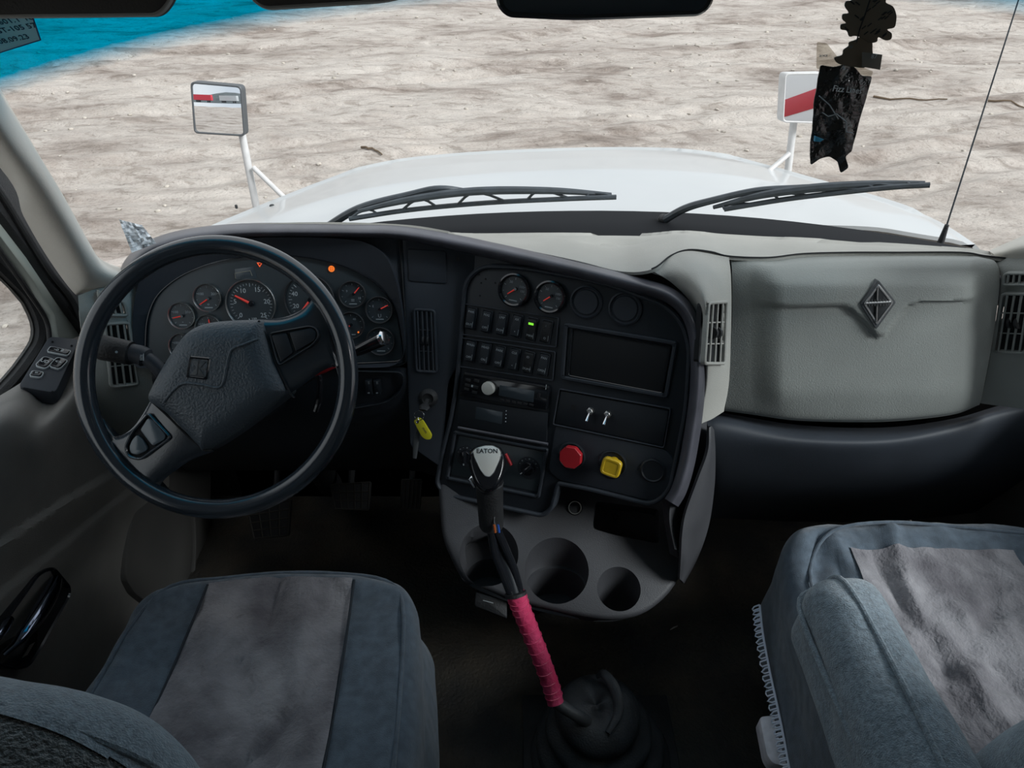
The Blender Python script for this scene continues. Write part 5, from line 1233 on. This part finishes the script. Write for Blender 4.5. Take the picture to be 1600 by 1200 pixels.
# ================================================================ SEATS
def fold(w, lines):
    """shallow creases and soft ridges along segments (x0, y0, x1, y1, width, height) of the cushion top"""
    d = 0
    for x0, y0, x1, y1, wd, h in lines:
        a = V((x0, y0)); b_ = V((x1, y1)) - a; p = V((w.x, w.y)) - a; t = max(0, min(1, p.dot(b_) / b_.length_squared)); r = (p - b_ * t).length / wd
        if r < 3: d += h * math.exp(-r * r)
    return d
def nz(p, s, a): return noise.noise(p * s) * a
ds = thing('driver_seat', 'driver seat in blue-grey fleece cover with grey suede centre panel', 'seat', (-.42, .55, 0))
def cwarp(c, crown, flare, yb, seed, wr=.006):
    def f(u, w):
        w = w.copy()
        if u.z > .2: w.z += crown * (1 - min(1, u.x ** 2)) * (1 - min(1, u.y ** 2) * .6) 
        w.x += flare * u.x * max(0, -u.z) ; w.y += yb * max(0, u.y) * max(0, -u.z)
        n = V((seed, 0, 0)); d = noise.noise(w * 5 + n) * wr * 1.6 + noise.noise(w * 13 + n) * wr * .6; w.z += d; w.x += d * .6 * u.x; w.y += d * .5
        if u.z > .5: w.z += 1.7 * fold(w, DF)
        return w
    return f
DF = [(-.45, .74, -.36, .56, .008, -.006), (-.35, .57, -.30, .45, .008, -.007), (-.31, .68, -.46, .46, .008, -.007), (-.42, .88, -.43, .76, .010, -.010), (-.37, .86, -.33, .66, .020, .008), (-.52, .8, -.48, .6, .03, .006), (-.36, .5, -.30, .6, .012, .007), (-.44, .42, -.38, .5, .010, -.006)]
PF_ = [(.74, 1.02, .71, .80, .014, .012), (.79, 1.0, .80, .76, .014, .010), (.69, .95, .72, .72, .010, -.010), (.70, .70, .86, .84, .014, -.009), (.86, .84, 1.02, .88, .014, -.010), (.76, .95, .84, .92, .02, .008), (.74, .74, .76, .55, .008, .009), (.80, .74, .84, .56, .010, -.009), (.62, .98, .66, .88, .02, .010), (.88, .70, .90, .5, .010, .007), (.60, 1.0, .56, .90, .016, -.010)]
cw = cwarp((0, 0, 0), -.012, .03, .03, 3)
def taper(f, k, c):
    def g(u, w):
        w = f(u, w); t = max(0, u.y); w.x = c + (w.x - c) * (1 - k * t); w.y -= .055 * t * abs(u.x) ** 5 + .02 * t * max(0, -u.x) ; w.z += .012 * math.exp(-((u.y - .88) / .12) ** 2) * max(0, u.z); return w
    return g
# front corners drawn in, as the photo shows
dw = taper(cw, .10, -.42)
bm = B(); rbox(bm, (-.42, .60, .42), (.56, .66, .24), .05, 64, dw); obj('cushion', bm, 'fleece', ds, angle=180)
bm = B(); rbox(bm, (-.42, .60, .42), (.56, .66, .24), .05, 64, dw, lambda u: u.z > .62 and abs(u.x - .02) < .51 and u.y < .87, grow=.0035)
obj('suede_panel', bm, 'suede', ds, angle=180, label='crumpled grey suede centre panel')
def seam_on(path, dwf, c, s, r, grow, par, rr=.0035, m='fleece'):
    bm = B(); pts = []
    for q in path:
        hx, hy, hz = s[0] / 2, s[1] / 2, s[2] / 2; p = V((q[0] * hx, q[1] * hy, q[2] * hz)); inn = V([max(-h + r, min(h - r, t)) for h, t in zip((hx, hy, hz), p)]); d = p - inn
        if d.length > 1e-9: p = inn + d.normalized() * (r + grow)
        pts.append(dwf(V((p.x / hx, p.y / hy, p.z / hz)), p + V(c)))
    tube(bm, spl(pts, 4), rr, 8); return obj('piping', bm, m, par)
cs_ = ((-.42, .60, .42), (.56, .66, .24), .05)
seam_on([(-.9, -1, 1), (-.9, -.4, 1), (-.9, .3, 1), (-.88, .7, 1), (-.75, .9, 1), (-.4, .95, 1), (0, .95, 1), (.4, .95, 1), (.75, .93, 1), (.89, .8, 1), (.9, .3, 1), (.9, -.4, 1), (.9, -1, 1)], dw, *cs_, .001, ds)
for sx in (-.49, .53): seam_on([(sx, -.9, 1), (sx, -.3, 1), (sx, .3, 1), (sx, .86, 1)], dw, *cs_, .003, ds, .0022, 'seam')
bm = B(); box(bm, (-.42, .58, .16), (.44, .5, .26), bev=.03); obj('seat_base', bm, 'deep_black', ds)
# back rest
def bw(u, w):
    w = w.copy(); d = noise.noise(w * 7) * .006 + noise.noise(w * 22) * .002
    w += V((u.x, u.y, u.z)) * d; w.y -= .12 * (w.z - .6)
    k = max(0, u.x) ** 2; w.z -= .09 * k * max(0, u.z); w.y -= .035 * abs(u.x) ** 2
    return w
bs_ = ((-.505, .355, .775), (.48, .17, .58), .075)
bm = B(); rbox(bm, *bs_, 60, bw); obj('backrest', bm, 'fleece_curly', ds, angle=180)
bm = B(); rbox(bm, *bs_, 60, bw, lambda u: u.y > .42 and (u.z > .55 or u.x > .6), grow=.003); obj('backrest_border', bm, 'fleece_light', ds, angle=180, label='smoother pale fleece border')
seam_on([(.99, .55, -.6), (.99, .55, 0), (.98, .55, .6), (.9, .55, .88), (.7, .55, .99), (.2, .55, 1), (-.3, .55, 1), (-.8, .55, .97)], bw, *bs_, .001, ds, .004, 'fleece_light')

ps = thing('passenger_seat', 'passenger seat in blue-grey fleece with lace hem and wrinkled suede centre', 'seat', (.80, .65, 0))
def pw(u, w):
    w = w.copy(); s_ = V((9, 0, 0))
    if u.z > .2: w.z += -.012 * (1 - min(1, u.x ** 2))
    w.x += .02 * u.x * max(0, -u.z); w.x = .78 + (w.x - .78) * (1 - .12 * max(0, u.y) ** 2); w.y -= .05 * max(0, u.y) * abs(u.x) ** 5; w.z += .02 * math.exp(-((u.y - .87) / .13) ** 2) * max(0, u.z)
    d = noise.noise(w * 5 + s_) * .010 + noise.noise(w * 14 + s_) * .004
    if abs(u.x) < .6: d += .010 * noise.noise(V((w.x * 14, w.y * 4, 1)))
    w.z += d + (fold(w, PF_) if u.z > .5 else 0); w.x += d * .5 * u.x; return w
pc = ((.785, .70, .40), (.58, .74, .26), .055)
bm = B(); rbox(bm, *pc, 70, pw); obj('cushion', bm, 'fleece', ps, angle=180)
bm = B(); rbox(bm, *pc, 70, pw, lambda u: u.z > .6 and -.52 < u.x - .10 * (1 - u.y) * .3 < .62 and u.y < .75, grow=.004); obj('suede_panel', bm, 'suede', ps, angle=180, label='wrinkled grey suede centre panel')
seam_on([(-.86, -1, 1), (-.86, -.3, 1), (-.85, .4, 1), (-.8, .70, 1), (-.6, .84, 1), (-.2, .87, 1), (.3, .87, 1), (.9, .87, 1)], pw, *pc, .001, ps)
# arm rest: long padded block tapering to the front
AP = [((1326, 905), .735), ((1395, 1010), .74), ((1480, 1150), .745), ((1540, 1260), .75)]
def aw(u, w):
    w = w.copy(); d = noise.noise(w * 8) * .005 + noise.noise(w * 25) * .0015; w += V((u.x, u.y, u.z)) * d
    t = (u.y + 1) / 2; w.x += -.012 * t + .03 * (1 - t) * min(0, u.x); w.z += -.02 * t ** 3 - .02 * (1 - min(1, u.x ** 2)) * -0.4
    w.x += u.x * .010 * ss(0, 1, -u.z)
    return w
ac = ((.515, .53, .665), (.115, .46, .15), .045)
bm = B(); rbox(bm, *ac, 30, aw); obj('armrest', bm, 'fleece_light', ps, angle=180, label='paler fleece-covered armrest')
seam_on([(-.2, -1, 1), (-.15, -.3, 1), (-.1, .4, 1), (-.15, .85, 1), (-.2, .99, .5), (-.2, 1, -.6)], aw, *ac, .001, ps, .004, 'fleece_light')
seam_on([(-1, -1, .3), (-1, .3, .3), (-.95, .85, .3), (-.5, 1, .3), (.2, 1, .3), (.8, .93, .3)], aw, *ac, .003, ps, .0045, 'fleece_light')
def pbw(u, w):
    w = w.copy(); d = noise.noise(w * 7 + V((4, 0, 0))) * .006; w += V((u.x, u.y, u.z)) * d; w.y -= .22 * (w.z - .62); return w
bm = B(); rbox(bm, (.80, .42, .76), (.46, .22, .56), .08, 26, pbw); obj('backrest', bm, 'fleece_light', ps, angle=180)
bm = B(); box(bm, (.80, .68, .15), (.42, .52, .24), bev=.03); obj('seat_base', bm, 'deep_black', ps)
# lace hem along the aisle side
bm = B(); hem = spl([atX(1187, 945, .492), atX(1192, 990, .489), atX(1203, 1050, .486), atX(1216, 1110, .484), atX(1226, 1160, .482), atX(1236, 1215, .480)], 16); n_ = len(hem)
tube(bm, hem, .0022, 8, flat=.6)
for i in range(0, n_ - 2, 3):
    p, q = hem[i], hem[min(n_ - 1, i + 2)]; w_ = V((-.010, .001, -.008)); 
    tube(bm, [p, p + w_ * (.9 + .3 * sin(i)), p.lerp(q, .5) + w_ * 1.25, q + w_ * (.9 + .3 * sin(i + 1)), q], .0016, 6)
lc = obj('lace_trim', bm, 'lace', ps, label='white lace edging'); lc['kind'] = 'stuff'
PB = Pl(atZ(1210, 1155, .30), (-.1, -.25, 1)); 
bk = thing('seat_bracket', 'chipped white metal bracket under the lace edge of the passenger seat', 'bracket', tuple(PB.w(1212, 1155, -.02)))
L_ = rpoly(PB.hs([(1186, 1119), (1222, 1116), (1262, 1190), (1262, 1200), (1208, 1194), (1198, 1180)]), .01, 4); bm = B(); prism(bm, L_, -.05, .0, .004, PB.M()); obj('bracket_plate', bm, 'white_metal', bk)
bm = B(); cyl(bm, PB.w(1218, 1147, 0), PB.w(1218, 1147, .001), .007, seg=16); obj('bolt_hole', bm, 'deep_black', bk)
# litter on the floor
for k, (px, py, l, a, lab) in enumerate(((996, 1109, .014, .1, 'thin straw scrap on the floor right of the gear boot, farther of two'), (991, 1124, .012, -.9, 'thin straw scrap on the floor right of the gear boot, nearer of two'), (1053, 981, .012, .5, 'tiny pale crumb on the floor right of the cup holder console'))):
    p = atZ(px, py, .006); bm = B(); d = V((cos(a), sin(a), 0)) * l; tube(bm, [p - d, p + V((0, 0, .002)), p + d], [.001, .002, .001], 6); tag(obj('litter_scrap', bm, 'stone'), lab, 'litter')

# ================================================================ ABOVE THE WINDSCREEN
def visor(pts, Y, lab, edge=True):
    P_ = Pl(atY(sum(p[0] for p in pts) / len(pts), 10, Y), (0, -1, .35)); L_ = rpoly(P_.hs(pts), .015, 5)
    t = thing('sun_visor', lab, 'sun visor', tuple(P_.o)); bm = B(); prism(bm, L_, -.018, 0, .006, P_.M()); obj('visor_pad', bm, 'visor', t)
    bm = B(); ring(bm, offs(L_, -.0015), offs(L_, .002), -.010, -.003, P_.M(), bev=.001); obj('visor_piping', bm, 'visor_edge', t)
    bm = B(); a = P_.w(pts[0][0] + 10, pts[0][1] + 6, -.009); b_ = P_.w(pts[1][0] - 10, pts[1][1] + 6, -.009); cyl(bm, a, b_, .006, seg=12); obj('visor_rod', bm, 'mirror_shell', t)
visor([(-260, -190), (320, -190), (262, 0), (244, 21), (-250, 26)], .86, 'dark grey sun visor over the far left of the windscreen')
visor([(330, -190), (740, -200), (672, -20), (600, -1), (408, 11), (385, -10)], .88, 'black sun visor left of the interior mirror')
mi = thing('interior_mirror', 'black rounded interior mirror hanging at the top centre', 'mirror', tuple(atY(945, -20, .84)))
PM = Pl(atY(945, 0, .84), (0, -1, -.12)); L_ = rpoly(PM.hs([(772, -110), (1120, -118), (1116, 8), (1096, 27), (900, 34), (792, 29), (775, 10)]), .02, 6)
bm = B(); loops(bm, [(offs(L_, .02), -.045), (offs(L_, .006), -.035), (L_, -.015), (L_, -.004), (offs(L_, .003), 0)], PM.M()); obj('mirror_case', bm, 'gloss_black', mi)
bm = B(); prism(bm, offs(L_, .007), 0, .0012, .0004, PM.M()); obj('mirror_glass', bm, 'lcd', mi)
bm = B(); tube(bm, [PM.w(945, -60, -.04), V((.10, 1.0, 1.60))], .009, 12); obj('mirror_stem', bm, 'rubber', mi)

# ================================================================ HANGING AIR FRESHENERS
PA = Pl(atY(1312, 150, .985), (-.12, -1, .1)); PA2 = Pl(atY(1312, 150, 1.0), (.1, -1, .05))
fr = thing('leaf_air_freshener', 'dark leaf-shaped air freshener hanging at the top right of the windscreen', 'air freshener', tuple(PA.w(1350, 20, 0)))
leaf = [(1330, -22), (1345, -34), (1360, -30), (1372, -14), (1384, -5), (1384, 4), (1395, 10), (1400, 22), (1400, 33), (1397, 43), (1386, 46), (1393, 52), (1392, 61), (1383, 63), (1372, 58), (1370, 65), (1360, 67), (1353, 64), (1348, 60), (1336, 56), (1327, 57), (1323, 48), (1314, 46), (1314, 38), (1322, 36), (1316, 30), (1317, 22), (1326, 20), (1320, 10), (1322, 2), (1331, 0), (1330, -10)]
Lf = spl([(*PA.h(*p), 0) for p in leaf], 3, closed=True); bm = B(); prism(bm, [(p.x, p.y) for p in Lf], -.0012, .0012, .0003, PA.M()); lf = obj('leaf', bm, 'freshener', fr)
bm = B(); rr_ = random.Random(3)
mid = [(1366, -30), (1362, -8), (1352, 22), (1344, 44), (1338, 66)]
for (a, b_) in zip(mid, mid[1:]): tube(bm, [PA.w(*a, .0015), PA.w(*b_, .0015)], .0008, 6)
for k in range(34):
    x, y = rr_.uniform(1322, 1392), rr_.uniform(-10, 56); s_ = 3.2; an = 1 if x < 1350 - y * .2 else -1
    tube(bm, [PA.w(x - s_, y - an * s_ * .8, .0014), PA.w(x + s_, y + an * s_ * .8, .0014)], .0007, 5)
obj('leaf_vein', bm, 'ink_black', lf)
st_ = [(1338, 62), (1345, 58), (1362, 62), (1364, 84), (1374, 85), (1373, 94), (1360, 98), (1350, 106), (1330, 104), (1318, 102), (1308, 98), (1304, 90), (1316, 86), (1318, 78), (1326, 72), (1327, 66)]
Lf = spl([(*PA.h(*p), 0) for p in st_], 3, closed=True); bm = B(); prism(bm, [(p.x, p.y) for p in Lf], -.0012, .0012, .0003, PA.M(-.001)); obj('stem_card', bm, 'freshener', fr)
bm = B(); cyl(bm, PA.w(1330, 73, .0005), PA.w(1330, 73, .002), .0022, seg=14); obj('eyelet', bm, 'card_grey', fr)
bm = B(); tube(bm, [PA.w(1345, -30, 0), PA.w(1352, -90, 0), V((.46, 1.0, 1.60))], .0008, 6); obj('string', bm, 'ink_black', fr)
po = thing('air_freshener_pouch', 'torn shiny black freshener pouch hanging before the right hood mirror', 'air freshener', tuple(PA2.w(1310, 180, 0)))
pch = [(1281, 101), (1300, 104), (1316, 98), (1334, 104), (1345, 118), (1362, 119), (1360, 126), (1348, 168), (1340, 196), (1329, 236), (1318, 242), (1323, 260), (1312, 270), (1308, 252), (1295, 244), (1280, 248), (1266, 258), (1265, 240), (1268, 196), (1270, 160), (1277, 128)]
# crumpled foil: fine mesh filled inside the outline
Lp = rpoly(PA2.hs(pch), .003, 2); bm = B(); f_ = bm.faces.new([bm.verts.new((x, y, 0)) for x, y in Lp]); bmesh.ops.triangulate(bm, faces=[f_])
for _ in range(4): bmesh.ops.subdivide_edges(bm, edges=[e for e in bm.edges if e.calc_length() > .006], cuts=1, use_grid_fill=False); bmesh.ops.triangulate(bm, faces=[f for f in bm.faces if len(f.verts) > 3])
def crum(x, y): return .006 * abs(noise.noise(V((x * 22, y * 14, 0)))) + .004 * abs(noise.noise(V((x * 50, y * 34, 3)))) + .004 * (1 - min(1, abs(x + y * .35) / .02))
fs = bm.faces[:]; ex = bmesh.ops.extrude_face_region(bm, geom=fs); 
for g in ex['geom']:
    if isinstance(g, bmesh.types.BMVert): g.co.z -= .0012
for v_ in bm.verts: v_.co.z += crum(v_.co.x, v_.co.y)
bmesh.ops.transform(bm, matrix=PA2.M(), verts=bm.verts); obj('pouch', bm, 'foil', po, angle=25)
Lp = rpoly(PA2.hs([(1278, 66), (1293, 68), (1312, 92), (1366, 112), (1362, 122), (1330, 112), (1277, 108)]), .002, 2); bm = B(); prism(bm, Lp, -.001, 0, 0, PA2.M(-.002)); obj('clear_header', bm, 'card_film', po, label='clear plastic header')
bm = B(); prism(bm, PA2.hs([(1345, 82), (1373, 85), (1369, 108), (1344, 104)]), 0, .001, .0002, PA.M(.003)); obj('header_tab', bm, 'card_grey', po)
bm = B(); text(bm, '87', .007, PA.Mp(1364, 88, .0045)); text(bm, 'BLACK', .0035, PA2.Mp(1286, 87, .0015)); obj('header_print', bm, 'print', po)['kind'] = 'stuff'
bm = B(); text(bm, 'Fizz Lines', .0105, PA2.Mp(1318, 138, .0105, -.1)); obj('pouch_print', bm, 'print', po)['kind'] = 'stuff'
bm = B(); 
for pts in ([(1285, 176), (1294, 182), (1307, 178), (1322, 190), (1322, 206), (1332, 208)], [(1280, 150), (1296, 164), (1310, 186)]): tube(bm, [PA2.w(*p, .010) for p in pts], .0007, 5)
obj('pouch_line', bm, 'print_dim', po)
bm = B(); prism(bm, PA2.hs([(1269, 210), (1282, 215), (1276, 219), (1268, 218)]), .006, .0105, .0004, PA2.M()); obj('blue_mark', bm, 'card_blue', po)
# hand-written inspection sticker stuck to the glass
ps_ = [wg(px, py, .004) for px, py in ((-20, 30), (48, 27), (62, 62), (-20, 90))]
nn = (ps_[1] - ps_[0]).cross(ps_[3] - ps_[0]); nn = nn if nn.dot(CAM - ps_[0]) > 0 else -nn
PT_ = Pl(ps_[1], nn, ps_[1] - ps_[0]); L_ = PT_.hs([(-40, 26), (49, 24), (62, 62), (30, 72), (-40, 94)])
sk = thing('windscreen_sticker', 'white handwritten sticker on the blue band at the far left of the glass', 'sticker', tuple(ps_[1]))
bm = B(); prism(bm, L_, -.001, .0, 0, PT_.M()); obj('sticker_sheet', bm, 'sticker', sk)
dm('sticker_border', (.02, .04, .16), .5)
bm = B(); L2 = offs(L_, -.0016); ring(bm, L2, L_, -.001, .0002, PT_.M()); obj('sticker_border', bm, 'sticker_border', sk)
bm = B(); text(bm, '601.T 16', .0125, PT_.Mp(24, 31, .0003, .16)); text(bm, 'ST-105 57', .0125, PT_.Mp(26, 44, .0003, .16)); text(bm, '08.09.23', .0125, PT_.Mp(21, 61, .0003, .2)); obj('handwriting', bm, 'ink', sk)
# crumpled clear film lying at the left foot of the windscreen, striped reflection put into its colour
bm = B(); PF = Pl(atY(212, 370, 1.30), (.3, -1, .2)); rows = []
for j in range(9):
    v = j / 8; a = V((186 + 20 * v, 343 + 52 * v)); b2 = V((222 + 22 * v, 352 + 28 * v)); rows.append([PF.w(*(a.lerp(b2, i / 9)), .010 * noise.noise(V((i * .9, j * .7, 0)))) for i in range(10)])
grid(bm, rows, .0008); tag(obj('plastic_film', bm, 'film_reflection', angle=20), 'crumpled clear plastic film at the left foot of the windscreen', 'plastic film')
